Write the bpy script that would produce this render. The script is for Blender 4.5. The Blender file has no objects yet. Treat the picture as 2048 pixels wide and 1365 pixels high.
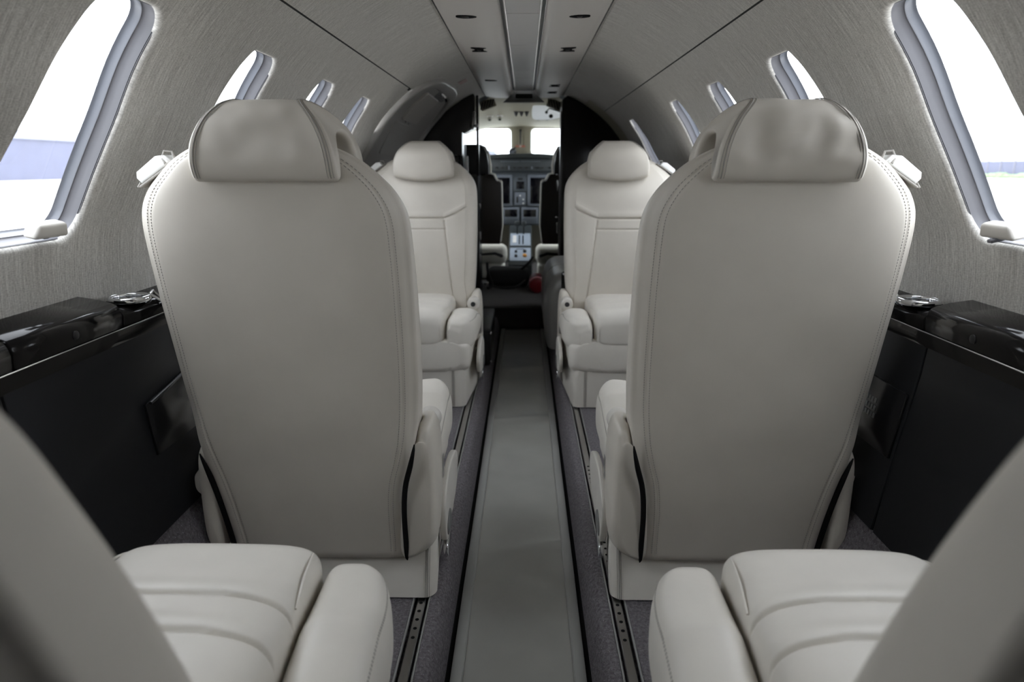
import bpy, bmesh, math, random
import numpy as np
from mathutils import Matrix, Vector, noise

random.seed(3)
sc = bpy.context.scene
COL = sc.collection
PI = math.pi
rad = math.radians

# ------------------------------------------------------------------ camera
CAM_Z = 0.85
cam_d = bpy.data.cameras.new('camera')
cam_d.sensor_width = 36.0
cam_d.lens = 24.0
cam_d.clip_start = 0.01
cam_d.clip_end = 2000
cam_d.dof.use_dof = True
cam_d.dof.focus_distance = 1.35
cam_d.dof.aperture_fstop = 4.5
cam = bpy.data.objects.new('camera', cam_d)
COL.objects.link(cam)
pitch, yaw = rad(14.283), rad(1.0575)
cam.location = (0.008, 0.0, CAM_Z)
cam.rotation_euler = (PI / 2 - pitch, 0, yaw)
sc.camera = cam

# ------------------------------------------------------------------ world: overcast sky
w = bpy.data.worlds.new('overcast_sky')
sc.world = w
w.use_nodes = True
nt = w.node_tree
bg = nt.nodes['Background']
tc = nt.nodes.new('ShaderNodeTexCoord')
nz = nt.nodes.new('ShaderNodeTexNoise')
nz.inputs['Scale'].default_value = 2.5
nz.inputs['Detail'].default_value = 4
mp = nt.nodes.new('ShaderNodeMapping')
mp.inputs['Scale'].default_value = (1, 1, 3)
cr = nt.nodes.new('ShaderNodeValToRGB')
cr.color_ramp.elements[0].color = (0.93, 0.97, 1.02, 1)
cr.color_ramp.elements[1].color = (1.02, 1.02, 1.03, 1)
nt.links.new(tc.outputs['Generated'], mp.inputs['Vector'])
nt.links.new(mp.outputs['Vector'], nz.inputs['Vector'])
nt.links.new(nz.outputs['Fac'], cr.inputs['Fac'])
nt.links.new(cr.outputs['Color'], bg.inputs['Color'])
bg.inputs['Strength'].default_value = 4.2

# ------------------------------------------------------------------ exposure
vs = sc.view_settings
vs.view_transform = 'Standard'
vs.look = 'None'
vs.exposure = 0.98
vs.gamma = 1.0
vs.use_curve_mapping = False
cy = sc.cycles
cy.max_bounces = 10
cy.diffuse_bounces = 8
cy.glossy_bounces = 4
cy.transmission_bounces = 6
cy.transparent_max_bounces = 8
cy.caustics_reflective = False
cy.caustics_refractive = False
cy.sample_clamp_indirect = 6.0
cy.use_denoising = True


# ================================================================== materials
def mat(name, col, rough=0.5, metal=0.0, spec=0.5, bump=None, vary=None, coat=0.0, speck=None, uvmap=None):
    m = bpy.data.materials.new(name)
    m.use_nodes = True
    t = m.node_tree
    b = t.nodes['Principled BSDF']
    b.inputs['Base Color'].default_value = (*col, 1)
    b.inputs['Roughness'].default_value = rough
    b.inputs['Metallic'].default_value = metal
    b.inputs['Specular IOR Level'].default_value = spec
    b.inputs['Coat Weight'].default_value = coat
    if bump or vary or speck:
        c = t.nodes.new('ShaderNodeTexCoord')
        src = c.outputs['UV' if uvmap else 'Object']
    last = None
    if vary:
        scl, amt = vary
        n = t.nodes.new('ShaderNodeTexNoise')
        n.inputs['Scale'].default_value = scl
        n.inputs['Detail'].default_value = 5
        t.links.new(src, n.inputs['Vector'])
        r = t.nodes.new('ShaderNodeValToRGB')
        r.color_ramp.elements[0].position = 0.3
        r.color_ramp.elements[1].position = 0.7
        r.color_ramp.elements[0].color = (*[x * (1 - amt) for x in col], 1)
        r.color_ramp.elements[1].color = (*[min(1, x * (1 + amt)) for x in col], 1)
        t.links.new(n.outputs['Fac'], r.inputs['Fac'])
        last = r.outputs['Color']
        t.links.new(last, b.inputs['Base Color'])
    if speck:
        scl, thr, scol = speck
        v = t.nodes.new('ShaderNodeTexNoise')
        v.inputs['Scale'].default_value = scl
        v.inputs['Detail'].default_value = 2
        t.links.new(src, v.inputs['Vector'])
        r = t.nodes.new('ShaderNodeValToRGB')
        r.color_ramp.elements[0].position = thr
        r.color_ramp.elements[1].position = thr + 0.06
        mx = t.nodes.new('ShaderNodeMix')
        mx.data_type = 'RGBA'
        t.links.new(v.outputs['Fac'], r.inputs['Fac'])
        t.links.new(r.outputs['Color'], mx.inputs['Factor'])
        if last is not None:
            t.links.new(last, mx.inputs['A'])
        else:
            mx.inputs['A'].default_value = (*col, 1)
        mx.inputs['B'].default_value = (*scol, 1)
        t.links.new(mx.outputs['Result'], b.inputs['Base Color'])
    if bump:
        prev = None
        for scl, strength, dist in (bump if isinstance(bump, list) else [bump]):
            n = t.nodes.new('ShaderNodeTexNoise')
            n.inputs['Scale'].default_value = 1.0
            n.inputs['Detail'].default_value = 4
            mpn = t.nodes.new('ShaderNodeMapping')
            mpn.inputs['Scale'].default_value = scl if isinstance(scl, tuple) else (scl, scl, scl)
            t.links.new(src, mpn.inputs['Vector'])
            t.links.new(mpn.outputs['Vector'], n.inputs['Vector'])
            bn = t.nodes.new('ShaderNodeBump')
            bn.inputs['Strength'].default_value = strength
            bn.inputs['Distance'].default_value = dist
            t.links.new(n.outputs['Fac'], bn.inputs['Height'])
            if prev is not None:
                t.links.new(prev, bn.inputs['Normal'])
            prev = bn.outputs['Normal']
        t.links.new(prev, b.inputs['Normal'])
    return m


def fabric_mat():
    m = bpy.data.materials.new('woven_liner_fabric')
    m.use_nodes = True
    t = m.node_tree
    b = t.nodes['Principled BSDF']
    b.inputs['Roughness'].default_value = 0.85
    b.inputs['Specular IOR Level'].default_value = 0.2
    c = t.nodes.new('ShaderNodeTexCoord')
    outs = []
    for scl in ((300, 9, 1), (170, 620, 1), (620, 80, 1)):
        mpn = t.nodes.new('ShaderNodeMapping')
        mpn.inputs['Scale'].default_value = scl
        n = t.nodes.new('ShaderNodeTexNoise')
        n.inputs['Scale'].default_value = 1
        n.inputs['Detail'].default_value = 2
        t.links.new(c.outputs['UV'], mpn.inputs['Vector'])
        t.links.new(mpn.outputs['Vector'], n.inputs['Vector'])
        outs.append(n.outputs['Fac'])
    a1 = t.nodes.new('ShaderNodeMath'); a1.operation = 'ADD'
    a2 = t.nodes.new('ShaderNodeMath'); a2.operation = 'ADD'
    t.links.new(outs[0], a1.inputs[0]); t.links.new(outs[1], a1.inputs[1])
    t.links.new(a1.outputs[0], a2.inputs[0]); t.links.new(outs[2], a2.inputs[1])
    dv = t.nodes.new('ShaderNodeMath'); dv.operation = 'DIVIDE'; dv.inputs[1].default_value = 3
    t.links.new(a2.outputs[0], dv.inputs[0])
    r = t.nodes.new('ShaderNodeValToRGB')
    r.color_ramp.elements[0].position = 0.36
    r.color_ramp.elements[1].position = 0.64
    r.color_ramp.elements[0].color = (0.36, 0.348, 0.325, 1)
    r.color_ramp.elements[1].color = (0.74, 0.725, 0.685, 1)
    t.links.new(dv.outputs[0], r.inputs['Fac'])
    t.links.new(r.outputs['Color'], b.inputs['Base Color'])
    bn = t.nodes.new('ShaderNodeBump')
    bn.inputs['Strength'].default_value = 0.5
    bn.inputs['Distance'].default_value = 0.0012
    t.links.new(dv.outputs[0], bn.inputs['Height'])
    t.links.new(bn.outputs['Normal'], b.inputs['Normal'])
    return m


def glass_mat(name, tint=(0.93, 0.96, 1.0), haze=0.0):
    m = bpy.data.materials.new(name)
    m.use_nodes = True
    t = m.node_tree
    t.nodes.remove(t.nodes['Principled BSDF'])
    out = t.nodes['Material Output']
    tr = t.nodes.new('ShaderNodeBsdfTransparent')
    tr.inputs['Color'].default_value = (*tint, 1)
    gl = t.nodes.new('ShaderNodeBsdfGlossy')
    gl.inputs['Roughness'].default_value = 0.02
    lw = t.nodes.new('ShaderNodeLayerWeight')
    lw.inputs['Blend'].default_value = 0.5
    pw = t.nodes.new('ShaderNodeMath'); pw.operation = 'POWER'; pw.inputs[1].default_value = 4.0
    fr = t.nodes.new('ShaderNodeMath'); fr.operation = 'MULTIPLY_ADD'
    fr.inputs[1].default_value = 0.45; fr.inputs[2].default_value = 0.03
    t.links.new(lw.outputs['Facing'], pw.inputs[0])
    t.links.new(pw.outputs[0], fr.inputs[0])
    mx = t.nodes.new('ShaderNodeMixShader')
    t.links.new(fr.outputs[0], mx.inputs[0])
    t.links.new(tr.outputs[0], mx.inputs[1])
    t.links.new(gl.outputs[0], mx.inputs[2])
    t.links.new(mx.outputs[0], out.inputs[0])
    if haze:
        tl = t.nodes.new('ShaderNodeBsdfTranslucent')
        tl.inputs['Color'].default_value = (0.95, 0.97, 1, 1)
        m2 = t.nodes.new('ShaderNodeMixShader')
        m2.inputs[0].default_value = haze
        t.links.new(mx.outputs[0], m2.inputs[1])
        t.links.new(tl.outputs[0], m2.inputs[2])
        t.links.new(m2.outputs[0], out.inputs[0])
    return m


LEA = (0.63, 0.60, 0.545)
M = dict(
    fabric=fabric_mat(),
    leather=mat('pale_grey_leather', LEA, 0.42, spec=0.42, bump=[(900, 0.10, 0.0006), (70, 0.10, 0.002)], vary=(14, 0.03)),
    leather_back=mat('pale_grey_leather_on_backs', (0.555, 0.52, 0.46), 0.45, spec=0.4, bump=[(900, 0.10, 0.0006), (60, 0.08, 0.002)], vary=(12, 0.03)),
    shell=mat('cream_moulded_plastic', (0.60, 0.575, 0.53), 0.38, bump=(600, 0.05, 0.0004)),
    thread=mat('grey_thread', (0.30, 0.285, 0.26), 0.8),
    gap=mat('black_gap', (0.008, 0.008, 0.008), 0.9, spec=0.1),
    psu=mat('satin_grey_ceiling_panel', (0.66, 0.63, 0.595), 0.5, bump=(500, 0.04, 0.0004)),
    channel=mat('frosted_ceiling_lens', (0.58, 0.56, 0.54), 0.4),
    rail_grey=mat('dark_grey_channel_side', (0.16, 0.16, 0.155), 0.5),
    black=mat('black_plastic', (0.012, 0.012, 0.013), 0.4),
    gloss=mat('black_lacquer_veneer', (0.008, 0.0075, 0.0075), 0.10, spec=0.22),
    satin=mat('charcoal_side_panel', (0.010, 0.0105, 0.012), 0.5, spec=0.2, vary=(6, 0.08)),
    cabinet=mat('near_black_veneer', (0.008, 0.008, 0.009), 0.22, spec=0.4),
    brown=mat('dark_brown_panel', (0.035, 0.028, 0.024), 0.4),
    carpet=mat('purple_grey_carpet', (0.145, 0.135, 0.143), 0.95, spec=0.1, bump=[(420, 0.9, 0.004)], vary=(160, 0.35), speck=(330, 0.64, (0.32, 0.31, 0.33))),
    platform=mat('plain_grey_carpet', (0.16, 0.155, 0.15), 0.95, spec=0.1, bump=(420, 0.8, 0.003)),
    runner=mat('grey_vinyl_runner', (0.25, 0.247, 0.23), 0.24, spec=0.55, bump=[((9, 14, 9), 0.12, 0.003), (700, 0.04, 0.0003)], vary=(5, 0.08)),
    binding=mat('grey_runner_binding', (0.235, 0.235, 0.225), 0.45, bump=(500, 0.08, 0.0005)),
    chrome=mat('polished_chrome', (0.78, 0.79, 0.81), 0.12, metal=1.0),
    steel=mat('brushed_rail_steel', (0.50, 0.49, 0.475), 0.30, metal=1.0),
    winframe=mat('lavender_grey_window_frame', (0.125, 0.125, 0.137), 0.45, bump=(500, 0.05, 0.0004)),
    winframe_in=mat('blue_grey_inner_window_frame', (0.12, 0.128, 0.148), 0.3, bump=((40, 400, 40), 0.1, 0.001)),
    glass=glass_mat('acrylic_window_pane', haze=0.035),
    shield=glass_mat('windshield_glass', (0.94, 0.98, 1.0), haze=0.05),
    door=mat('grey_door_lining', (0.34, 0.33, 0.31), 0.42),
    door_pale=mat('pale_door_panel', (0.42, 0.40, 0.37), 0.4),
    aftwall=mat('pale_aft_bulkhead', (0.30, 0.29, 0.28), 0.6),
    cream=mat('cream_cockpit_liner', (0.40, 0.38, 0.295), 0.7, vary=(8, 0.03)),
    panel=mat('blue_grey_instrument_panel', (0.075, 0.088, 0.102), 0.45),
    panel_l=mat('light_blue_grey_bezel', (0.15, 0.17, 0.20), 0.4),
    panel_d=mat('dark_glareshield_panel', (0.035, 0.042, 0.045), 0.5),
    glare=mat('dark_green_grey_glareshield', (0.022, 0.028, 0.027), 0.7),
    screen=mat('switched_off_screen', (0.003, 0.003, 0.005), 0.12),
    quad=mat('pale_blue_quadrant', (0.36, 0.42, 0.50), 0.4),
    white=mat('white_plastic', (0.8, 0.8, 0.78), 0.4),
    fleece=mat('white_sheepskin', (0.80, 0.79, 0.71), 0.95, bump=(260, 0.8, 0.006)),
    sidelea=mat('mid_grey_leather', (0.27, 0.265, 0.25), 0.33, bump=[(800, 0.08, 0.0006)]),
    red=mat('dark_red_paint', (0.16, 0.006, 0.012), 0.3),
    pink=mat('pink_label', (0.75, 0.35, 0.38), 0.5),
    orange=mat('orange_knob', (0.75, 0.33, 0.06), 0.4),
    placard=mat('salmon_placard', (0.62, 0.24, 0.17), 0.6),
    bag=mat('black_webbing', (0.010, 0.010, 0.011), 0.8),
    apron=mat('concrete_apron', (0.60, 0.58, 0.55), 0.9, vary=(0.2, 0.06)),
    bluewall=mat('blue_grey_hangar_cladding', (0.040, 0.047, 0.095), 0.7, vary=(0.3, 0.1)),
    whitewall=mat('white_hangar_cladding', (0.60, 0.62, 0.65), 0.7),
    tanwall=mat('pale_warehouse_cladding', (0.52, 0.51, 0.50), 0.7),
    fence=mat('dark_fence_paint', (0.10, 0.10, 0.13), 0.6),
    hedge=mat('green_hedge_leaves', (0.12, 0.20, 0.08), 0.9, vary=(2, 0.3)),
)


# ================================================================== mesh helpers
class MB:
    def __init__(s):
        s.v, s.f, s.uv = [], [], []

    def add(s, vf, mtx=None, uv=None):
        v, f = vf
        n = len(s.v)
        if mtx is not None:
            v = [tuple(mtx @ Vector(p)) for p in v]
        s.v += [tuple(map(float, p)) for p in v]
        s.f += [tuple(i + n for i in q) for q in f]
        if uv is not None:
            s.uv += list(uv)
        return s

    def mesh(s, name, m, smooth=True, ang=35):
        me = bpy.data.meshes.new(name)
        me.from_pydata(s.v, [], s.f)
        if s.uv and len(s.uv) == len(s.v):
            lay = me.uv_layers.new(name='UVMap')
            vi = np.zeros(len(me.loops), dtype=np.int32)
            me.loops.foreach_get('vertex_index', vi)
            lay.data.foreach_set('uv', np.array(s.uv, dtype=np.float32)[vi].ravel())
        me.materials.append(m)
        if smooth:
            me.polygons.foreach_set('use_smooth', [True] * len(me.polygons))
            me.set_sharp_from_angle(angle=rad(ang))
        me.update()
        return me

    def build(s, name, m, parent=None, smooth=True, ang=35, **k):
        return link(name, s.mesh(name, m, smooth, ang), parent, **k)


def link(name, me, parent=None, loc=None, mtx=None):
    o = bpy.data.objects.new(name, me)
    COL.objects.link(o)
    if parent is not None:
        o.parent = parent
    if loc is not None:
        o.location = loc
    if mtx is not None:
        o.matrix_local = mtx
    return o


def tag(o, label=None, cat=None, group=None, kind=None):
    if label: o['label'] = label
    if cat: o['category'] = cat
    if group: o['group'] = group
    if kind: o['kind'] = kind
    return o


def empty(name, loc=(0, 0, 0), rz=0, **k):
    o = bpy.data.objects.new(name, None)
    o.empty_display_size = 0.05
    COL.objects.link(o)
    o.location = loc
    o.rotation_euler = (0, 0, rz)
    return tag(o, **k)


def struct(o):
    o['kind'] = 'structure'
    return o


def from_bm(bm):
    bm.verts.index_update()
    v = [tuple(x.co) for x in bm.verts]
    f = [tuple(y.index for y in q.verts) for q in bm.faces]
    bm.free()
    return v, f


def rbox(x0, x1, y0, y1, z0, z1, r=0.0, seg=3):
    bm = bmesh.new()
    bmesh.ops.create_cube(bm, size=1)
    for v in bm.verts:
        v.co = Vector(((x0 + x1) / 2 + v.co.x * (x1 - x0), (y0 + y1) / 2 + v.co.y * (y1 - y0), (z0 + z1) / 2 + v.co.z * (z1 - z0)))
    if r > 0:
        r = min(r, 0.49 * min(abs(x1 - x0), abs(y1 - y0), abs(z1 - z0)))
        bmesh.ops.bevel(bm, geom=bm.edges[:], offset=r, segments=seg, profile=0.5, affect='EDGES', clamp_overlap=True)
    return from_bm(bm)


def prism(poly, h, bev=0.0, seg=2, plane='XY', at=0.0):
    """polygon (a,b) list extruded by h along the third axis from 'at'."""
    bm = bmesh.new()
    vs_ = [bm.verts.new((a, b, 0)) for a, b in poly]
    f = bm.faces.new(vs_)
    if f.normal.z > 0 or sum((poly[i][0] * poly[(i + 1) % len(poly)][1] - poly[(i + 1) % len(poly)][0] * poly[i][1]) for i in range(len(poly))) > 0:
        f.normal_flip()
    r = bmesh.ops.extrude_face_region(bm, geom=[f])
    top = [e for e in r['geom'] if isinstance(e, bmesh.types.BMVert)]
    for v in top:
        v.co.z += h
    if bev > 0:
        es = [e for e in bm.edges if abs(e.verts[0].co.z - e.verts[1].co.z) < 1e-9]
        bmesh.ops.bevel(bm, geom=es, offset=bev, segments=seg, profile=0.5, affect='EDGES', clamp_overlap=True)
    v, f = from_bm(bm)
    if plane == 'XY':
        v = [(a, b, at + c) for a, b, c in v]
    elif plane == 'YZ':   # poly = (y,z), extrude +x
        v = [(at + c, a, b) for a, b, c in v]
    else:                 # 'XZ' poly=(x,z), extrude +y
        v = [(a, at + c, b) for a, b, c in v]
        f = [q[::-1] for q in f]
    return v, f


def loft(rings, cap0=True, cap1=True, closed=True, fan=False):
    n = len(rings[0])
    v = [tuple(p) for r in rings for p in r]
    f = []
    for i in range(len(rings) - 1):
        for j in range(n if closed else n - 1):
            k = (j + 1) % n
            f.append((i * n + j, i * n + k, (i + 1) * n + k, (i + 1) * n + j))
    if cap0: f.append(tuple(range(n))[::-1])
    if cap1: f.append(tuple((len(rings) - 1) * n + j for j in range(n)))
    return v, f


def tube(pts, r, n=8, closed=False, cap=True):
    P = [Vector(p) for p in pts]
    rings = []
    N = len(P)
    up = None
    for i, p in enumerate(P):
        if closed:
            t = P[(i + 1) % N] - P[i - 1]
        else:
            t = P[min(i + 1, N - 1)] - P[max(i - 1, 0)]
        t.normalize()
        if up is None:
            up = Vector((0, 0, 1)) if abs(t.z) < 0.9 else Vector((1, 0, 0))
        a = t.cross(up).normalized()
        up = a.cross(t).normalized()
        rr = r[i] if isinstance(r, (list, tuple)) else r
        rings.append([p + a * (rr * math.cos(2 * PI * k / n)) + up * (rr * math.sin(2 * PI * k / n)) for k in range(n)])
    if closed:
        rings.append(rings[0])
        return loft(rings, False, False)
    return loft(rings, cap, cap)


def lathe(prof, n=24):
    rings = [[(r * math.cos(2 * PI * k / n), r * math.sin(2 * PI * k / n), z) for k in range(n)] for r, z in prof]
    return loft(rings, True, True)


def xf(loc=(0, 0, 0), rx=0, ry=0, rz=0):
    return Matrix.Translation(loc) @ Matrix.Rotation(rz, 4, 'Z') @ Matrix.Rotation(ry, 4, 'Y') @ Matrix.Rotation(rx, 4, 'X')


def mirror(vf, s):
    v, f = vf
    if s > 0:
        return v, f
    return [(-p[0], p[1], p[2]) for p in v], [tuple(q)[::-1] for q in f]


def ipl(x, pts):
    """smooth (Catmull-Rom style) interpolation through (x,y) points"""
    xs = [p[0] for p in pts]; ys = [p[1] for p in pts]
    if x <= xs[0]: return ys[0]
    if x >= xs[-1]: return ys[-1]
    i = max(k for k in range(len(xs)) if xs[k] <= x)
    i = min(i, len(xs) - 2)
    def sl(k):
        if k == 0: return (ys[1] - ys[0]) / (xs[1] - xs[0])
        if k == len(xs) - 1: return (ys[-1] - ys[-2]) / (xs[-1] - xs[-2])
        return (ys[k + 1] - ys[k - 1]) / (xs[k + 1] - xs[k - 1])
    h = xs[i + 1] - xs[i]; t = (x - xs[i]) / h
    m0, m1 = sl(i) * h, sl(i + 1) * h
    return (2 * t**3 - 3 * t**2 + 1) * ys[i] + (t**3 - 2 * t**2 + t) * m0 + (-2 * t**3 + 3 * t**2) * ys[i + 1] + (t**3 - t**2) * m1


def spline(pts, per=6, closed=True):
    out = []
    N = len(pts)
    rng = range(N if closed else N - 1)
    for i in rng:
        g = lambda k: np.array(pts[k % N] if closed else pts[min(max(k, 0), N - 1)], float)
        p0, p1, p2, p3 = g(i - 1), g(i), g(i + 1), g(i + 2)
        for k in range(per):
            t = k / per
            out.append(tuple(0.5 * (2 * p1 + (p2 - p0) * t + (2 * p0 - 5 * p1 + 4 * p2 - p3) * t * t + (3 * p1 - p0 - 3 * p2 + p3) * t**3)))
    if not closed:
        out.append(tuple(pts[-1]))
    return out


def rrect(hw, hh, r, n=5, cx=0.0, cy_=0.0):
    out = []
    for (sx_, sy_, a0) in ((1, -1, -90), (1, 1, 0), (-1, 1, 90), (-1, -1, 180)):
        for k in range(n + 1):
            a = rad(a0 + 90 * k / n)
            out.append((cx + sx_ * (hw - r) + r * math.cos(a), cy_ + sy_ * (hh - r) + r * math.sin(a)))
    return out


def rrect_sub(hw, hh, r, n=5, sub=8):
    base = rrect(hw, hh, r, n)
    out = []
    for i, p in enumerate(base):
        q = base[(i + 1) % len(base)]
        out.append(p)
        if (i + 1) % (n + 1) == 0:
            out += [(p[0] + (q[0] - p[0]) * k / sub, p[1] + (q[1] - p[1]) * k / sub) for k in range(1, sub)]
    return out


def nz3(p, s=1.0):
    return noise.noise(Vector(p) * s)


# ================================================================== SETTING : cabin shell
R, ZC = 0.75, 0.58
TH_SEAM = 38.8
TH_LOW = 95.0
Y_BACK, Y_DIV_L, Y_DIV_R = -1.05, 4.20, 4.45
Y_CEIL = 4.58


BULGE = [(0, 0), (44, 0), (55, -.003), (62, -.007), (67, -.002), (72, .008), (78, .023), (84, .023), (95, .019), (110, 0), (180, 0)]


def W(s, y, th, r=R):
    a = rad(th)
    r = r + ipl(abs(th), BULGE)
    return (s * r * math.sin(a), y, ZC + r * math.cos(a))


HOLE_T0, HOLE_T1 = 47.8, 78.6


def taper(dy, th):
    """the aft edge of a cabin window leans forward toward the top"""
    if dy >= 0: return dy
    q = max(0.0, min(1.0, (76 - th) / 27))
    return dy * (1 - .57 * q)


def sd_rr(y, t, hy, ht, r):
    qy, qt = abs(y) - hy + r, abs(t) - ht + r
    return math.hypot(max(qy, 0), max(qt, 0)) + min(max(qy, qt), 0) - r


def hole_pt(dy, dt, hy, ht, r):
    lo, hi = 0.0, 1.0
    for _ in range(30):
        m = (lo + hi) / 2
        if sd_rr(dy * m, dt * m, hy, ht, r) < 0: lo = m
        else: hi = m
    return dy * lo, dt * lo


def bay(mb, s, y0, y1, yc, hy, t0=TH_SEAM, t1=TH_LOW, h0=HOLE_T0, h1=HOLE_T1, r0=R, lip=0.010, n=28, tp=True):
    """wall bay with a rounded window opening; lengths along the arc in metres"""
    arc = lambda t: rad(t) * r0
    inv = lambda a: math.degrees(a / r0)
    a0, a1, ac, ht = arc(t0), arc(t1), arc((h0 + h1) / 2), arc((h1 - h0) / 2)
    outer = []
    for k in range(n): outer.append((y0 + (y1 - y0) * k / n, a0))
    for k in range(n): outer.append((y1, a0 + (a1 - a0) * k / n))
    for k in range(n): outer.append((y1 + (y0 - y1) * k / n, a1))
    for k in range(n): outer.append((y0, a1 + (a0 - a1) * k / n))
    rings, uvs = [], []
    tf = (lambda p: (taper(p[0], inv(ac + p[1])), p[1])) if tp else (lambda p: p)
    raw = [hole_pt(p[0] - yc, p[1] - ac, hy + lip, ht + lip, 0.055) for p in outer]
    inner = [tf(p) for p in raw]
    for q in (0, .2, .4, .6, .75, .88, 1.0):
        ring = []
        for o, i in zip(outer, inner):
            y = o[0] * (1 - q) + (yc + i[0]) * q; a = o[1] * (1 - q) + (ac + i[1]) * q
            ring.append(W(s, y, inv(a), r0)); uvs.append((y, a))
        rings.append(ring)
    for k in range(1, 6):       # soft roll of the lining into the opening
        ang = PI / 2 * k / 5
        ins = lip * math.sin(ang); dr = lip * (1 - math.cos(ang))
        ring = []
        for i in raw:
            ii = hole_pt(i[0] * 1.05, i[1] * 1.05, hy + lip - ins, ht + lip - ins, 0.055 - ins * 0.5)
            ii = tf(ii)
            ring.append(W(s, yc + ii[0], inv(ac + ii[1]), r0 + dr)); uvs.append((yc + ii[0], ac + ii[1]))
        rings.append(ring)
    v, f = loft(rings, False, False)
    if s > 0: f = [q[::-1] for q in f]
    mb.add((v, f), uv=uvs)


def strip(mb, s, y0, y1, t0, t1, ny=1, ntt=16, r0=R):
    rings, uvs = [], []
    for i in range(ntt + 1):
        t = t0 + (t1 - t0) * i / ntt
        rings.append([W(s, y0 + (y1 - y0) * j / ny, t, r0) for j in range(ny + 1)])
        uvs += [(y0 + (y1 - y0) * j / ny, rad(t) * r0) for j in range(ny + 1)]
    v, f = loft(rings, False, False, closed=False)
    if s > 0: f = [q[::-1] for q in f]
    mb.add((v, f), uv=uvs)


def ring_rr(s, yc, hy, ht, ac, r, cr_, n=10, r0=R, tp=True):
    return [W(s, yc + (taper(p[0], math.degrees((ac + p[1]) / r0)) if tp else p[0]), math.degrees((ac + p[1]) / r0), r) for p in rrect_sub(hy, ht, cr_, n, 14)]


win_no = [0]


def window(s, yc, hy, h0=HOLE_T0, h1=HOLE_T1, r0=R, handle=False, fm=None, tp=True):
    win_no[0] += 1
    root = struct(empty('window_%d' % win_no[0], W(s, yc, h1, r0)))
    inv = Matrix.Translation(-Vector(root.location))
    ac, ht = rad((h0 + h1) / 2) * r0, rad((h1 - h0) / 2) * r0
    flip = s > 0

    def ringloft(specs, name, m):
        rings = [ring_rr(s, yc, hy - ins, ht - ins, ac, r, max(0.012, 0.042 - ins * .6), r0=r0, tp=tp) for ins, r in specs]
        v, f = loft(rings, False, False)
        if not flip: f = [q[::-1] for q in f]
        return MB().add((v, f[::1]), inv).build(name, m, root)
    ringloft([(-.012, r0 + .0085), (.0005, r0 + .0075), (.001, r0 + .0095), (.002, r0 + .0185), (.004, r0 + .0255), (.0055, r0 + .0285), (.0065, r0 + .0295), (.0072, r0 + .0295), (.0078, r0 + .031)], 'frame', fm or M['winframe'])
    ringloft([(.0076, r0 + .030), (.0082, r0 + .0335), (.0092, r0 + .039), (.0105, r0 + .0425), (.013, r0 + .045)], 'inner_frame', M['winframe_in'])
    ringloft([(-.0085, r0 + .0055), (.0003, r0 + .0072), (.0011, r0 + .0095)], 'gasket', M['gap'])
    # pane
    hy2, ht2 = hy - .0118, ht - .0118
    per = rrect_sub(hy2, ht2, .034, 8, 14)
    rings = []
    for q in (1.0, .75, .5, .25, .02):
        rings.append([W(s, yc + (taper(p[0], math.degrees((ac + p[1]) / r0)) if tp else p[0]) * q, math.degrees((ac + p[1] * q) / r0), r0 + .0445) for p in per])
    v, f = loft(rings, False, True)
    MB().add((v, f), inv).build('pane', M['glass'], root)
    if handle:
        # shade handle: tapered pale block with a sloped face
        th = 77.0
        bm = rbox(-.040, .040, -.012, .012, -.010, .014, .006, 3)
        v, f = bm
        v = [(p[0] * (1.0 - 0.20 * (p[2] + .01) / .024), p[1], p[2]) for p in v]
        o = W(s, yc + (.034), th, r0 - .002)
        mt = Matrix.Translation(Vector(o) - Vector(root.location)) @ Matrix.Rotation(s * rad(-14), 4, 'Y') @ Matrix.Rotation(PI / 2, 4, 'Z')
        MB().add((v, f), mt).build('shade_handle', M['shell'], root)
        MB().add(rbox(-.006, .006, -.002, .02, -.014, -.008, .002), mt).build('handle_stem', M['winframe'], root)
    return root


HY = 0.121
EDGE_L = [.655, 1.165, 1.675, 2.165, 2.640]
EDGE_R = [.655, 1.172, 1.700, 2.225, 2.770, 3.80]
for s, edges, y_end, nm in ((-1, EDGE_L, 2.96, 'wall_left'), (1, EDGE_R, Y_DIV_R + .02, 'wall_right')):
    mb = MB()
    cs = [e - HY for e in edges]
    b0 = cs[0] - .255
    strip(mb, s, Y_BACK, b0, TH_SEAM, TH_LOW, 1, 28)
    for i, c in enumerate(cs):
        if i + 1 < len(cs) and cs[i + 1] - c < .7:
            b1 = (c + cs[i + 1]) / 2
        elif i + 1 < len(cs):
            b1 = c + .30
        else:
            b1 = c + .27
        bay(mb, s, b0, b1, c, HY)
        if i + 1 < len(cs) and cs[i + 1] - c >= .7:
            nb = cs[i + 1] - .27
            strip(mb, s, b1, nb, TH_SEAM, TH_LOW, 1, 28)
            b1 = nb
        b0 = b1
    if y_end > b0:
        strip(mb, s, b0, y_end, TH_SEAM, TH_LOW, 1, 28)
    if s < 0:   # wall behind the entry door lining
        strip(mb, s, y_end, Y_DIV_L + .05, TH_SEAM, TH_LOW, 1, 28, R + .006)
    struct(mb.build(nm, M['fabric'], ang=60))
    for c in cs:
        window(s, c, HY, handle=(.9 < c < 1.2))

# ceiling: the two upper lining panels between the seam and the overhead panels
TH_IN = 19.0
mb = MB()
for s in (-1, 1):
    strip(mb, s, Y_BACK, Y_CEIL, TH_IN + .28, TH_SEAM - .32, 1, 12)
struct(mb.build('ceiling', M['fabric'], ang=60))
for k, (s, t) in enumerate(((-1, TH_SEAM), (1, TH_SEAM), (-1, TH_IN), (1, TH_IN))):
    mb = MB()
    strip(mb, s, Y_BACK, Y_CEIL, t - 1.4, t + .9, 1, 3, R + .005)
    struct(mb.build('trim_%d' % (k + 1), M['gap']))

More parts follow.
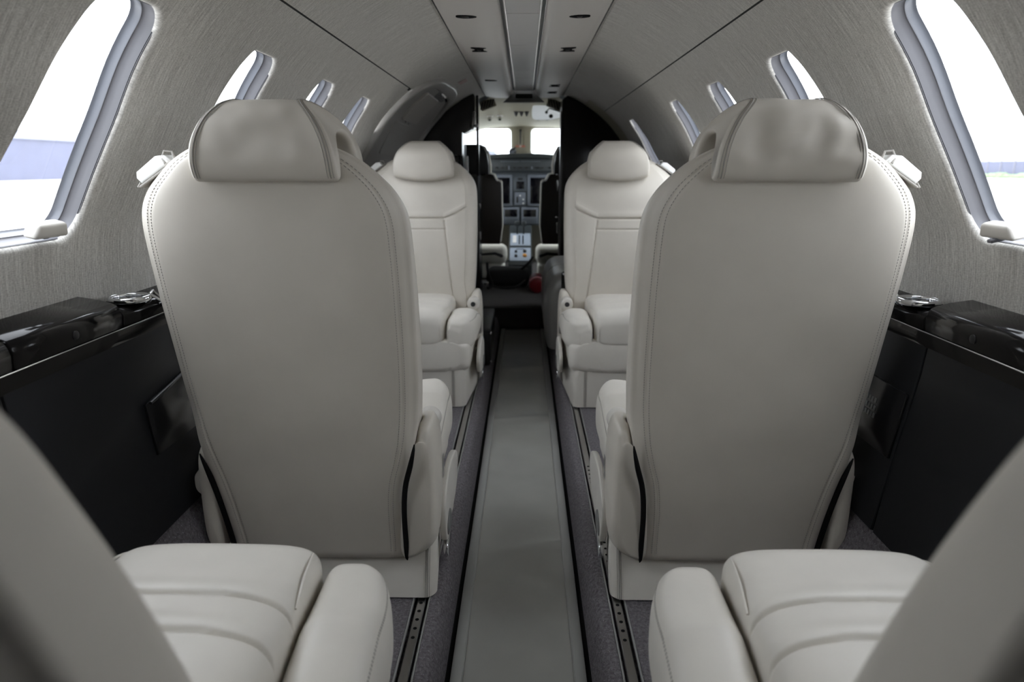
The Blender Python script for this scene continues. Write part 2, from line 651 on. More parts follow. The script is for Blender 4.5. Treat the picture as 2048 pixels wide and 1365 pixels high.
# aft bulkhead and closed lower fuselage
mb = MB()
pr = [(W(1, 0, t, R + .03)[0], W(1, 0, t, R + .03)[2]) for t in np.linspace(-150, 150, 40)]
mb.add(prism(pr, .03, plane='XZ', at=Y_BACK - .03))
struct(mb.build('wall_back', M['aftwall']))

# ------------------------------------------------------------------ floor
Y_STEP = 3.93
for s, nm in ((-1, 'floor_left'), (1, 'floor_right')):
    prof = [(.700, .245), (.660, .212), (.640, .150), (.605, .075), (.555, .022), (.50, .001), (.45, 0), (.216, 0), (.214, -.004), (.2135, -.016), (.1815, -.016), (.181, -.004), (.179, 0), (.166, 0), (.158, -.004), (.150, -.016), (.138, -.066), (.137, -.085)]
    ys = np.linspace(Y_BACK, Y_STEP, 60)
    rings = [[(s * x, y, z) for x, z in prof] for y in ys]
    v, f = loft(rings, False, False, closed=False)
    if s > 0: f = [q[::-1] for q in f]
    struct(MB().add((v, f)).build(nm, M['carpet'], ang=50))
struct(MB().add(rbox(-.16, .16, Y_BACK, Y_STEP, -.12, -.078)).build('floor', M['gap']))
struct(MB().add(rbox(-.72, .72, Y_STEP, 6.2, -.12, .062, .008, 2)).build('floor_platform', M['platform']))
struct(MB().add(rbox(-.30, .30, Y_STEP - .006, Y_STEP, -.078, .050)).build('trim_5', M['black']))

# aisle runner
root = empty('aisle_runner', (0, 1.5, -.078), label='long grey vinyl runner lying along the sunken centre aisle', cat='floor runner')
mb = MB()
ys = np.arange(Y_BACK + .02, Y_STEP - .012, .018)
xs = np.linspace(-.104, .104, 15)


def runner_z(x, y):
    z = .0065 + .0028 * nz3((x * 3, y * 1.6, 0), 2.0) + .0016 * nz3((x * 2, y * 6, 5), 1.4)
    for yc, a, wd in ((2.42, .005, .03), (1.52, .0035, .022), (3.1, .004, .04), (1.38, .0025, .015)):
        z += a * math.exp(-((y - yc - .02 * math.sin(x * 20)) / wd) ** 2)
    return z


mb.add(loft([[(x, y - 1.5, runner_z(x, y)) for x in xs] for y in ys], False, False, closed=False))
mb.build('mat', M['runner'], root)
for s in (-1, 1):
    mb = MB()
    sec = [(.103, .002), (.1035, .0095), (.106, .0115), (.122, .0115), (.1265, .009), (.127, .000)]
    rings = [[(s * x, y - 1.5, z + .5 * (runner_z(s * .104, y) - .0065)) for x, z in sec] for y in ys]
    v, f = loft(rings, True, True, closed=False)
    if s < 0: f = [q[::-1] for q in f]
    mb.add((v, f))
    mb.build('edge_binding', M['binding'], root)

# seat rails
for s, side in ((-1, 'left'), (1, 'right')):
    root = empty('seat_rail', (s * .1975, 1.5, -.016), label='steel seat track let into the carpet %s of the aisle runner' % side, cat='seat track')
    mb = MB()
    sec = [(-.0085, .0), (-.0085, .013), (-.007, .0145), (.007, .0145), (.0085, .013), (.0085, .0)]
    y0, y1 = Y_BACK - 1.5, 2.95 - 1.5
    v, f = loft([[(x, y, z) for x, z in sec] for y in (y0, y1)], True, True)
    mb.add((v, f[:]))
    mb.build('track', M['steel'], root)
    for k in range(30):
        yy = 1.095 + k * .0262 - 1.5
        MB().add(lathe([(.0038, .0142), (.0038, .0149), (.0022, .0149)], 10), xf((0, yy, 0))).build('hole', M['gap'], root)
    for e in (-1, 1):
        MB().add(rbox(e * .0158 - .002, e * .0158 + .002, y0, y1, .010, .0175, .0018, 2)).build('edge_strip', M['binding'], root)

# ------------------------------------------------------------------ lower side panels
for s, nm, ycuts in ((-1, 'wall_left_lower', [Y_BACK, .30, .865, 1.40, 2.1, 2.97]), (1, 'wall_right_lower', [Y_BACK, .30, 1.146, 1.70, 2.4, 3.2, Y_DIV_R])):
    root = struct(empty(nm, (s * .66, 1.0, .2)))
    for a, b in zip(ycuts[:-1], ycuts[1:]):
        a += .002; b -= .002
        poly = [(.700, .56), (.694, .50), (.672, .36), (.650, .20), (.675, .19), (.745, .56)]
        mb = MB()
        v, f = prism([(s * x, z) for x, z in poly], b - a, .003, plane='XZ', at=a)
        mb.add((v, f), Matrix.Translation((-s * .66, -1.0, -.2)))
        mb.build('panel', M['satin'], root)
    mb = MB().add(rbox(s * .72 - .004, s * .72 + .004, Y_BACK, Y_DIV_R, .1, .6), Matrix.Translation((-s * .66, -1.0, -.2)))
    mb.build('backing', M['gap'], root)

# perforated outlet on the right, plain pocket on the left
def on_panel(s, y0, y1, z0, z1, proud=.004):
    xa = lambda z: .650 + (z - .20) * (.694 - .650) / .30
    return [(s * (xa(z0) - proud), y0, z0), (s * (xa(z0) - proud), y1, z0), (s * (xa(z1) - proud), y1, z1), (s * (xa(z1) - proud), y0, z1)]


root = empty('vent_grille', (.6765, 1.25, .40), label='black perforated grille low on the right side panel beside the seat', cat='vent')
tilt = math.atan2(.044, .30)
mb = MB().add(rbox(-.004, .004, -.095, .085, -.062, .062, .003, 2))
mb.build('plate', M['cabinet'], root).rotation_euler = (0, tilt, 0)
dots = MB()
for r_ in range(3):
    for c_ in range(9):
        dots.add(rbox(-.0052, -.0035, -.02 + c_ * .010 + r_ * .004, -.0135 + c_ * .010 + r_ * .004, -.012 + r_ * .014, -.003 + r_ * .014))
o = dots.build('slot', M['rail_grey'], root); o.rotation_euler = (0, tilt, 0); tag(o, kind='stuff')
root = empty('magazine_pocket', (-.675, 1.24, .39), label='flat black pocket low on the left side panel beside the seat', cat='pocket')
MB().add(prism([(-.085, -.055), (.10, -.055), (.10, .02), (.075, .062), (-.08, .042)], .008, .002, plane='YZ', at=-.004)).build('pouch', M['cabinet'], root).rotation_euler = (0, -tilt, 0)
MB().add(tube([(.006, -.08, .045), (.004, .0, .055), (.002, .075, .066)], .003, 8)).build('rim', M['black'], root)

# ------------------------------------------------------------------ side ledges with table lids and cup holders
SEC = [(.790, .634), (.735, .626), (.712, .620), (.704, .616), (.700, .609), (.697, .598), (.699, .577), (.790, .575)]
for s, side in ((-1, 'left'), (1, 'right')):
    y_end = 2.96 if s < 0 else Y_DIV_R
    root = empty('side_ledge', (s * .72, 1.0, .6), label='black lacquered ledge with folded table lid along the %s cabin wall' % side, cat='ledge')
    off = Matrix.Translation((-s * .72, -1.0, -.6))

    def seg(a, b, name, m, sec=SEC, root=root, s=s, off=off):
        rr = spline([(x, z) for x, z in sec], 1)
        a += .0022; b -= .0022
        ysx = [a, a + .002, b - .002, b]
        rings = []
        for i, y in enumerate(ysx):
            k = .0015 if i in (0, 3) else 0
            rings.append([(s * (x + k * (1 if x < .73 else 0)), y, z - k * (1 if z > .6 else -1)) for x, z in sec])
        v, f = loft(rings, True, True)
        if s > 0: f = [q[::-1] for q in f]
        return MB().add((v, f), off).build(name, m, root, ang=50)
    LOW = [(.790, .608), (.735, .607), (.712, .606), (.704, .604), (.700, .600), (.697, .594), (.699, .577), (.790, .575)]
    cuts = [Y_BACK, .10, .36, .895, 1.162, 1.75, 2.02, 2.60, y_end]
    for i, (a, b) in enumerate(zip(cuts[:-1], cuts[1:])):
        seg(a, b, 'table_lid' if i in (1, 3, 5) else 'shelf', M['gloss'], LOW if i == 4 else SEC)
    # bright strip under the lip and the lacquered valance below it
    MB().add(rbox(min(s * .6975, s * .7005), max(s * .6975, s * .7005), Y_BACK, y_end, .5735, .5755, .0006, 1), off).build('trim_strip', M['chrome'], root)
    MB().add(rbox(min(s * .699, s * .74), max(s * .699, s * .74), Y_BACK, y_end, .548, .5735, .002, 2), off).build('valance', M['gloss'], root)
    for yk in (.96,):
        MB().add(lathe([(.007, 0), (.007, .002), (.005, .003)], 16), off @ xf((s * .698, 1.03, .594), ry=-s * PI / 2)).build('finger_latch', M['black'], root)
    # cup holder: own thing resting on the ledge
    for yc_, rank in ((1.215, 'beside the facing pair'),):
        c = empty('cup_holder', (s * .718, yc_ + .008, .6165), label='chrome cup holder ring with triangular bracket on the %s ledge' % side, cat='cup holder')
        ring_ = [(.0335 + .0035 * math.cos(a), .0055 * math.sin(a)) for a in np.linspace(0, 2 * PI, 13)[:-1]]
        rr = [[(math.cos(t) * p[0], math.sin(t) * p[0], p[1]) for p in ring_] for t in np.linspace(0, 2 * PI, 41)]
        MB().add(loft(rr, False, False)).build('ring', M['chrome'], c)
        MB().add(lathe([(.0, -.004), (.031, -.004), (.031, -.001), (.0, -.002)], 32)).build('well', M['gloss'], c)
        tri = [(s * -.016, .030, .003), (s * -.020, .075, .000), (s * -.030, .068, -.022), (s * -.034, .062, -.026), (s * -.028, .050, -.014)]
        tri = [(s * -.026, .022, .004), (s * -.012, .060, .004), (s * -.0285, .066, -.020)]
        q = []
        for i in range(3):
            a_, b_ = Vector(tri[i]), Vector(tri[(i + 1) % 3])
            for t_ in (.0, .08, .92):
                q.append(tuple(a_.lerp(b_, t_)))
        MB().add(tube(q, .0028, 8, closed=True)).build('bracket', M['steel'], c)

# ================================================================== overhead panels
def psu_section(s):
    # from outboard edge to the channel: slightly sagging flat, then rolled up at the channel
    pts = [(.2415, 1.2925), (.2405, 1.2835), (.236, 1.279), (.215, 1.2745), (.17, 1.2705), (.13, 1.2695), (.105, 1.2700), (.085, 1.2725), (.073, 1.2790), (.0675, 1.288), (.066, 1.305)]
    return [(s * x, z) for x, z in pts]


for s, side, lights, vents in ((-1, 'left', [2.13, 2.70, 3.62], []), (1, 'right', [2.13, 2.70, 3.85, 4.19], [])):
    root = empty('passenger_service_unit', (s * .15, 2.0, 1.27), label='grey overhead service panel with black lamp openings %s of the ceiling channel' % side, cat='ceiling panel')
    off = Matrix.Translation((-s * .15, -2.0, -1.27))
    prof = psu_section(s)
    ys = list(np.linspace(Y_BACK, Y_CEIL - .08, 12)) + [Y_CEIL - .05, Y_CEIL - .025, Y_CEIL - .01, Y_CEIL]
    rings = []
    for y in ys:
        d = max(0, (y - (Y_CEIL - .08)) / .08)
        lift = .03 * (1 - math.sqrt(max(0, 1 - d * d))) if d > 0 else 0
        rings.append([(x, y, z + lift) for x, z in prof])
    v, f = loft(rings, False, False, closed=False)
    if s < 0: f = [q[::-1] for q in f]
    MB().add((v, f), off).build('shell', M['psu'], root, ang=50)
    for i, y in enumerate(lights):
        # recessed swivel lamps: a dark oval opening with an eyeball and two cut-in notches
        eye = MB()
        hw, hl = (.029, .033) if i in (0,) or (s < 0 and i == 2) else (.019, .026)
        if i == 0 or (s < 0 and i == 2):
            outl = [(hw * math.cos(a), hl * .62 * math.sin(a)) for a in np.linspace(0, 2 * PI, 25)[:-1]]
            outl = [(x * (1.05 if abs(x) > hw * .8 else 1), y_) for x, y_ in outl]
        else:
            outl = spline([(x_ * 1.35, y_ * 1.5) for x_, y_ in [(-.021, .026), (0, .030), (.021, .026), (.013, .012), (.012, 0), (.013, -.012), (.021, -.026), (0, -.032), (-.021, -.026), (-.013, -.012), (-.012, 0), (-.013, .012)][::-1]], 3)
        zt = -.0010
        o = MB().add(prism([(x, yy) for x, yy in outl], .004, .0005, 1), off @ xf((s * .163, y, 1.2688))).build('reading_light', M['gap'], root)
        MB().add(lathe([(.0005, -.0030), (.005, -.0026), (.008, -.0008), (.009, .0005)], 16), off @ xf((s * .163, y, 1.2692))).build('lamp_eyeball', M['black'], root)
    if s < 0:
        MB().add(rbox(s * .163 - .012, s * .163 + .006, 2.12, 2.124, 1.2670, 1.2685), off).build('lamp_tab', M['steel'], root)

root = empty('light_channel', (0, 2.0, 1.30), label='recessed ceiling light channel of flat frosted lenses between the overhead panels', cat='light fitting')
off = Matrix.Translation((0, -2.0, -1.30))
cuts = [Y_BACK, .2, 1.2, 2.02, 2.18, 2.45, 2.72, 3.30, 3.42, 3.54, 3.68, 3.85, 4.28]
for i, (a, b) in enumerate(zip(cuts[:-1], cuts[1:])):
    dz = .0006 * (i % 2)
    MB().add(rbox(-.050, .050, a + .0004, b - .0004, 1.288 + dz, 1.294 + dz, 0), off).build('lens', M['channel'], root)
for s in (-1, 1):
    MB().add(rbox(min(s * .050, s * .0655), max(s * .050, s * .0655), Y_BACK, 4.30, 1.296, 1.302), off).build('channel_side', M['rail_grey'], root)
    MB().add(rbox(min(s * .0515, s * .0545), max(s * .0515, s * .0545), Y_BACK, 4.30, 1.284, 1.297, .001, 1), off).build('lens_edge', M['door'], root)
# end fascia with its dark vent
fas = empty('channel_end_fascia', (0, 4.40, 1.27), label='dark grey trapezoid end cap with black slot closing the ceiling channel', cat='vent')
MB().add(prism([(-.128, -.036), (.128, -.036), (.075, .012), (.072, .04), (-.072, .04), (-.075, .012)], .02, .003, plane='XZ', at=0)).build('cap', M['rail_grey'], fas)
MB().add(rbox(-.052, .052, -.006, .004, -.012, .014, .002, 1)).build('slot', M['gap'], fas)

# ================================================================== passenger seats
YR = [(0, .0), (.10, 0), (.25, -.018), (.48, -.045), (.62, -.070), (.775, -.100), (.90, -.122)]
HWI = [(.05, .182), (.10, .186), (.20, .187), (.26, .193), (.31, .206), (.36, .216), (.45, .223), (.60, .226), (.72, .2255), (.775, .221), (.81, .205), (.838, .181), (.860, .155), (.877, .125), (.887, .098), (.893, .070)]
HWO = [(.05, .152), (.10, .158), (.20, .170), (.26, .180), (.31, .192), (.36, .204), (.45, .217), (.60, .225), (.72, .2275), (.775, .223), (.81, .207), (.838, .181), (.860, .155), (.877, .125), (.887, .098), (.893, .070)]
THK = [(.05, .10), (.30, .125), (.55, .12), (.75, .100), (.86, .078), (.893, .060)]
ZB, ZT = .072, .893


def back_dims(z):
    th = ipl(z, THK)
    k = 1.0
    if z > ZT - .035: k = math.sqrt(max(.0004, 1 - ((z - (ZT - .035)) / .035) ** 2))
    if z < ZB + .03: k = math.sqrt(max(.004, 1 - ((ZB + .03 - z) / .03) ** 2))
    yr = ipl(z, YR)
    mid = yr + th / 2
    return ipl(z, HWI), ipl(z, HWO), mid - th / 2 * k, mid + th / 2 * k


def sharp(z):
    """0 on the lower back, where the cover is cut square beside the side shells, 1 above"""
    q = max(0.0, min(1.0, (z - .30) / .12))
    return q * q * (3 - 2 * q)


def edge_r(z, dep, aI):
    return min(.016 + .024 * sharp(z), dep * .49, aI * .4)


def crown(x, aI, aO):
    a = aI if x > 0 else aO
    q = max(0.0, (abs(x) / a - .50) / .50)
    return -.004 * (1 - min(1, (x / a) ** 2)) + .016 * q * q


def zA(u):
    u = abs(u)
    return .652 if u < .092 else .652 + .062 * ((u - .092) / .123) ** 1.35


def gro(d, w_, dep):
    return -dep * math.exp(-(d / w_) ** 2)


def front_disp(u, z):
    d = .010 * math.exp(-((u / .13) ** 2)) * math.exp(-(((z - .52) / .28) ** 2))
    d += .010 * math.exp(-((z - .74) / .06) ** 2) * math.exp(-(u / .16) ** 2)
    uc = .098 + max(0, (.65 - z)) * .12
    a = zA(u)
    if z < a + .02:
        if z < zA(uc):
            d += gro(abs(u) - uc, .0032, .0055) * min(1, max(0, (zA(uc) - z) / .01))
        if abs(u) > uc: d += .006 * math.exp(-((abs(u) - uc - .045) / .04) ** 2)
    d += gro(z - a, .0032, .0065) + (.003 * math.exp(-((z - a - .015) / .014) ** 2))
    if abs(u) < uc: d += gro(z - .610, .0025, .0035)
    return d


ST_Z = None


def build_backrest(s):
    z_list = list(np.linspace(ZB, ZB + .03, 8)) + list(np.linspace(ZB + .03, .40, 60))[1:] + list(np.linspace(.40, .72, 108))[1:] + list(np.linspace(.72, ZT - .035, 40))[1:] + list(np.linspace(ZT - .035, ZT, 12))[1:]
    SE = .026
    rings = []
    for z in z_list:
        aI, aO, y0, y1 = back_dims(z)
        dep = y1 - y0
        r = edge_r(z, dep, aI)
        cw = min(1, dep / .06) * (.25 + .75 * sharp(z))
        ring = []
        cl = [-.007, -.0035, -.0015, 0, .0015, .0035, .007]
        dp = [0, .0008, .0018, .0028, .0018, .0008, 0]
        xa, xb = -aO + SE, aI - SE
        inner = list(np.linspace(xa + .012, xb - .012, 22))
        lo = -aO + .010; hi = aI - .010
        def rear_y(x):
            # quarter-round edges
            e = min(x + aO, aI - x)
            if e >= r: return y0
            return y0 + r - math.sqrt(max(0, r * r - (r - e) ** 2))
        xsr = [(-aO + .012, 0)] + [(xa + c, d) for c, d in zip(cl, dp)] + [(x, 0) for x in inner] + [(xb + c, d) for c, d in zip(cl, dp)] + [(aI - .012, 0)]
        # rear skin, a touch of crown
        for x, d in xsr:
            ring.append((x, rear_y(x) + d * .7 * (1 if .10 < z < .885 else 0) + crown(x, aI, aO) * cw, z))
        # inboard rounded edge from just past the rear seam to the front
        e0 = .012
        a_start = math.acos(min(1, max(-1, (r - e0) / r))) if e0 < r else PI / 2
        for k in range(1, 7):      # from rear quarter to side
            a = a_start * (1 - k / 6)
            ring.append((aI - r + r * math.cos(a), y0 + r - r * math.sin(a) + .016 * cw * (1 - k / 6), z))
        for k in range(1, 10):
            a = PI / 2 * k / 9
            ring.append((aI - r + r * math.cos(a), y1 - r + r * math.sin(a), z))
        xf_ = np.linspace(aI - r, -aO + r, 112)[1:-1]
        for x in xf_:
            ring.append((x, y1 + front_disp(x, z) * (1 if dep > .05 else dep / .05), z))
        for k in range(0, 10):
            a = PI / 2 * k / 9
            ring.append((-aO + r - r * math.sin(a), y1 - r + r * math.cos(a), z))
        for k in range(0, 6):
            a = a_start * k / 6
            ring.append((-aO + r - r * math.cos(a), y0 + r - r * math.sin(a) + .016 * cw * k / 6, z))
        rings.append(ring)
    mb = MB().add(mirror(loft(rings), s))
    mb.v = [(p[0], p[1] + .0012 * nz3((p[0], p[1] * 2, p[2]), 9), p[2]) for p in mb.v]
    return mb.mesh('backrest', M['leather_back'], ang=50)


def build_back_stitch(s):
    mb = MB()
    z = .105
    while z < .872:
        for side in (-1, 1):
            for off_ in (.0045, -.0045):
                P = []
                for zz in (z, z + .0030):
                    aI, aO, y0, y1 = back_dims(zz)
                    r = edge_r(zz, y1 - y0, aI)
                    e = .026 + off_
                    x = (aI - e) if side > 0 else (-aO + e)
                    y = y0 if e >= r else y0 + r - math.sqrt(r * r - (r - e) ** 2)
                    P.append(Vector((x, y + crown(x, aI, aO) * min(1, (y1 - y0) / .06) * (.25 + .75 * sharp(zz)) - .0002, zz)))
                d = P[1] - P[0]
                mb.add(mirror(tube(P, .00055, 4), s))
        z += .0050
    return mb.mesh('stitching', M['thread'], False)


HR_OUT = [(-.124, .828), (-.137, .836), (-.146, .862), (-.145, .900), (-.132, .936), (-.105, .951), (-.062, .953), (-.022, .945), (.010, .921), (.025, .882), (.026, .842), (.019, .817), (.002, .808)]
HR_IN = [(-.014, .820), (-.020, .850), (-.027, .884), (-.045, .899), (-.072, .902), (-.098, .897), (-.112, .880), (-.114, .850), (-.116, .834)]
HRW = [(.80, .120), (.83, .120), (.86, .1195), (.89, .113), (.92, .098), (.94, .080), (.955, .062)]
HR_DX = .016


def build_headrest(s, seed, amp):
    prof = spline(HR_OUT + HR_IN, 5)
    n = len(prof)
    cen = None
    nrm = []
    for i in range(n):
        t = np.array(prof[(i + 1) % n]) - np.array(prof[i - 1])
        t /= np.linalg.norm(t) + 1e-9
        nrm.append((-t[1], t[0]))
    area = sum(prof[i][0] * prof[(i + 1) % n][1] - prof[(i + 1) % n][0] * prof[i][1] for i in range(n))
    sg = 1 if area > 0 else -1     # inward normal
    st = []
    for k in range(7):
        a = PI / 2 * k / 6
        st.append((-1, .016 * (1 - math.sin(a)), .014 * (1 - math.cos(PI / 2 - a)) ))
    rings = []
    stations = [(-1, .014 * (1 - math.sin(PI / 2 * k / 6)), .014 * (1 - math.cos(PI / 2 * k / 6))) for k in range(7)]
    # (end, inset, distance from the end)
    stations = [(-1, .008 * (1 - math.sin(PI / 2 * k / 6)), .010 * (1 - math.cos(PI / 2 * k / 6))) for k in range(7)]
    ends = stations
    body = np.linspace(-1, 1, 42)[1:-1]
    # seam grooves near each side
    def pt(i, f, inset, dist):
        y, z = prof[i]
        y += sg * nrm[i][0] * inset; z += sg * nrm[i][1] * inset
        a = ipl(prof[i][1], HRW)
        rear = max(0, min(1, (-.06 - prof[i][0]) / .08))
        a = a * (1 - .05 * rear)
        u = f * (a - dist) if dist or abs(f) == 1 else f * (a - .010)
        fr = max(0, min(1, (prof[i][0] + .01) / .02)) * max(0, min(1, (.86 - prof[i][1]) / .04))
        z -= .020 * fr * max(0, 1 - (u / a) ** 2) - .006 * fr
        y += .010 * max(0, min(1, (prof[i][0] - .0) / .02)) * max(0, 1 - (u / a) ** 2) * (1 if i < len(HR_OUT) * 5 - 5 else 0)
        o = 1 if i < len(HR_OUT) * 5 - 2 else 0
        mk = max(0, 1 - abs(u / a) ** 3) * max(0, min(1, (prof[i][1] - .838) / .03)) * (.45 if prof[i][1] > .938 else 1)
        h = amp * o * mk * (nz3((u * 14 + seed, z * 20 + y * 6, seed * 3.1)) + .55 * nz3((u * 30 + z * 24, z * 28 - u * 14 + seed, y * 10)))
        y -= sg * nrm[i][0] * h; z -= sg * nrm[i][1] * h
        return (u + HR_DX, y, z)
    for e, ins, dist in ends:
        rings.append([pt(i, -1.0, ins, dist) for i in range(n)])
    for b in body:
        rings.append([pt(i, b, 0.0, 0) for i in range(n)])
    for e, ins, dist in ends[::-1]:
        rings.append([pt(i, 1.0, ins, dist) for i in range(n)])
    v, f = loft(rings)
    if area > 0: f = [q[::-1] for q in f]
    # bmesh decides the winding
    bm = bmesh.new()
    bv = [bm.verts.new(p) for p in v]
    for q in f:
        bm.faces.new([bv[i] for i in q])
    bmesh.ops.recalc_face_normals(bm, faces=bm.faces)
    mb = MB().add(mirror(from_bm(bm), s))
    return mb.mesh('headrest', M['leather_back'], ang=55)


def build_head_seam(s, side):
    """stitched seam along each end of the headrest, rear and top"""
    mb = MB()
    prof = spline(HR_OUT, 5, closed=False)[4:-10]
    for side in (side,):
        for off_, r_ in ((.010, .0010), (.0145, .0005), (.0055, .0005)):
            pts = []
            for (y, z) in prof:
                a = ipl(z, HRW)
                rear = max(0, min(1, (-.06 - y) / .08))
                a = a * (1 - .05 * rear)
                pts.append((HR_DX + side * (a - off_), y + (-.0004 if y < -.06 else .0004), z + .0004))
            # push outward slightly
            q = []
            for i, p in enumerate(pts):
                j0, j1 = max(i - 1, 0), min(i + 1, len(pts) - 1)
                t = Vector(pts[j1]) - Vector(pts[j0])
                nn = Vector((0, -t.z, t.y)).normalized()
                e = off_
                ins = .008 * (1 - math.sin(math.acos(max(-1, min(1, 1 - e / .010))))) if e < .010 else 0
                q.append(Vector(p) + nn * (.0002 - ins))
            if r_ > .0008:
                mb.add(mirror(tube(q, r_, 5), s))
            else:
                mb.add(mirror(tube(q, r_, 4), s))
    return mb.mesh('seam', M['thread'], True)


def pillow(st, npw=5.0, n=40, grooves=None, axis='y'):
    """st: (y, xc, hw, zc, hh)"""
    rings = []
    for (y, xc, hw, zc, hh) in st:
        ring = []
        for k in range(n):
            t = 2 * PI * k / n
            c, s_ = math.cos(t), math.sin(t)
            x = xc + hw * math.copysign(abs(c) ** (2 / npw), c)
            z = zc + hh * math.copysign(abs(s_) ** (2 / npw), s_)
            ring.append((x, y, z))
        rings.append(ring)
    v, f = loft(rings)
    return v, [q[::-1] for q in f]


def round_front(y0, y1, rr, fn, n_mid=60, n_end=12):
    """stations with a rolled front end of radius rr"""
    st = []
    for y in np.linspace(y0, y1 - rr, n_mid):
        st.append(fn(y, 1.0, 0))
    for k in range(1, n_end + 1):
        a = PI / 2 * k / n_end
        y = y1 - rr + rr * math.sin(a)
        st.append(fn(y, math.cos(a), 1))
    return st


def build_pad(s):
    def fn(y, k, e):
        top = .352 + .012 * math.sin(min(1, max(0, (y - .05) / .38)) * PI * .75)
        bot = .215
        hw = .1405 - .006 * max(0, (y - .30) / .15)
        if e:
            cut = .055 * (1 - k)
            top -= cut; bot += .035 * (1 - k); hw -= .022 * (1 - k)
        return (y, .004, hw, (top + bot) / 2, (top - bot) / 2)
    st = round_front(.04, .462, .055, fn, 300, 16)
    v, f = pillow(st, 6.0, 96)
    out = []
    for (x, y, z) in v:
        if z > .28:
            bow = .018 * ((x - .004) / .14) ** 2
            up = min(1, (z - .28) / .05)
            for yp in (.312, .248, .16):
                d = (y + bow - yp)
                z += gro(d, .0026, .0085) * up + .0022 * up * math.exp(-((d - .014) / .012) ** 2)
            z += .004 * up * (1 - ((x - .004) / .14) ** 2)
            z += .0010 * up * nz3((x * 20, y * 30, 1))
        out.append((x, y, z))
    mb = MB().add(mirror((out, f), s))
    return mb.mesh('cushion_pad', M['leather'], ang=50)


def build_pad_seam(s, side):
    """piped seam framing the rolled front of the pad"""
    mb = MB()
    if True:
        pts = spline([(.004 + side * .1385, .312, .345), (.004 + side * .134, .360, .355), (.004 + side * .128, .410, .352), (.004 + side * .121, .440, .338), (.004 + side * .119, .456, .315), (.004 + side * .119, .462, .285), (.004 + side * .119, .460, .25)], 5, closed=False)
        mb.add(mirror(tube(pts, .0016, 6), s))
    return mb.mesh('pad_piping', M['leather'], True)


def build_bolster(s, inb):
    sg = 1 if inb else -1
    xc = .1945 if inb else -.1865

    def fn(y, k, e):
        hw = .0525
        top = .338 - .070 * max(0, (.30 - y) / .27) + .004 * math.sin(y * 8)
        bot = .205
        x = xc
        # plan rounding of the outer front corner
        d = max(0, (y - .325) / .135)
        cutp = .066 * (1 - math.sqrt(max(0, 1 - min(1, d) ** 2)))
        hw -= cutp / 2; x -= sg * cutp / 2
        if e:
            top -= .050 * (1 - k); bot += .03 * (1 - k); hw = max(.010, hw - .006 * (1 - k))
        return (y, x, hw, (top + bot) / 2, (top - bot) / 2)
    st = round_front(.03, .458, .050, fn, 70, 16)
    v, f = pillow(st, 3.0, 56)
    out = []
    for (x, y, z) in v:
        if y > .30 and z < .345:      # soft creases on the rolled front
            z += .0020 * nz3((x * 30, y * 12, z * 46)); y += .0040 * nz3((x * 20 + 3, 2, z * 50)) * max(0, (y - .40) / .06)
        out.append((x, y, z))
    return MB().add(mirror((out, f), s)).mesh('bolster', M['leather'], ang=60)


def build_bolster_stitch(s):
    mb = MB()
    for inb in (True, False):
        sg = 1 if inb else -1
        xc = .1945 if inb else -.1865
        for off_ in (0, .005):
            y = .06
            while y < .42:
                P = []
                for yy in (y, y + .003):
                    d = max(0, (yy - .325) / .135)
                    cutp = .066 * (1 - math.sqrt(max(0, 1 - min(1, d) ** 2)))
                    hw = .0525 - cutp / 2; x = xc - sg * cutp / 2
                    top = .338 - .070 * max(0, (.30 - yy) / .27) + .004 * math.sin(yy * 8); bot = .205
                    if yy > .408:
                        a = math.asin(min(1, (yy - .408) / .05)); top -= .05 * (1 - math.cos(a)); bot += .03 * (1 - math.cos(a))
                    t = rad(34) - off_ * 8
                    P.append(Vector((x + sg * hw * math.cos(t) ** (2 / 3.0), yy, (top + bot) / 2 + (top - bot) / 2 * math.sin(t) ** (2 / 3.0))))
                mb.add(mirror(tube(P, .0006, 4), s))
                y += .005
    return mb.mesh('bolster_stitching', M['thread'], False)


def build_skirt(s):
    """upholstered apron under the cushion"""
    st = []
    def fn(y, k, e):
        hw = .222 - (.035 * (1 - k) if e else 0)
        top, bot = .258, .122
        if e: bot += .030 * (1 - k); top -= .01 * (1 - k)
        return (y, .004, hw, (top + bot) / 2, (top - bot) / 2)
    st = round_front(.10, .460, .045, fn, 30, 12)
    v, f = pillow(st, 5, 72)
    out = []
    for x, y, z in v:
        if y > .42 and abs(abs(x - .004) - .148) < .012:
            y += gro(abs(x - .004) - .148, .004, .006)
        out.append((x, y, z))
    return MB().add(mirror((out, f), s)).mesh('seat_apron', M['leather'], ang=60)


def build_base(s):
    mb = MB()
    a, b = -.205, .243
    pts = []
    y0, y1 = .004, .452
    plan = rrect((b - a) / 2, (y1 - y0) / 2, .026, 8, (a + b) / 2, (y0 + y1) / 2)
    rings = []
    for z in np.linspace(.004, .150, 12):
        t = (z - .004) / .146
        fl = 1.0 - .006 * t
        ring = []
        for x, y in plan:
            xx = (a + b) / 2 + (x - (a + b) / 2) * fl
            if xx > 0: xx -= .034 * max(0, min(1, (y - .05) / .3))
            yy = y
            if z < .02: yy -= 0
            ring.append((xx, yy + (.052 * t - .010) * max(0, 1 - y / .25), z))
        rings.append(ring)
    mb.add(mirror(loft(rings), s))
    return mb.mesh('base', M['leather'], ang=50)


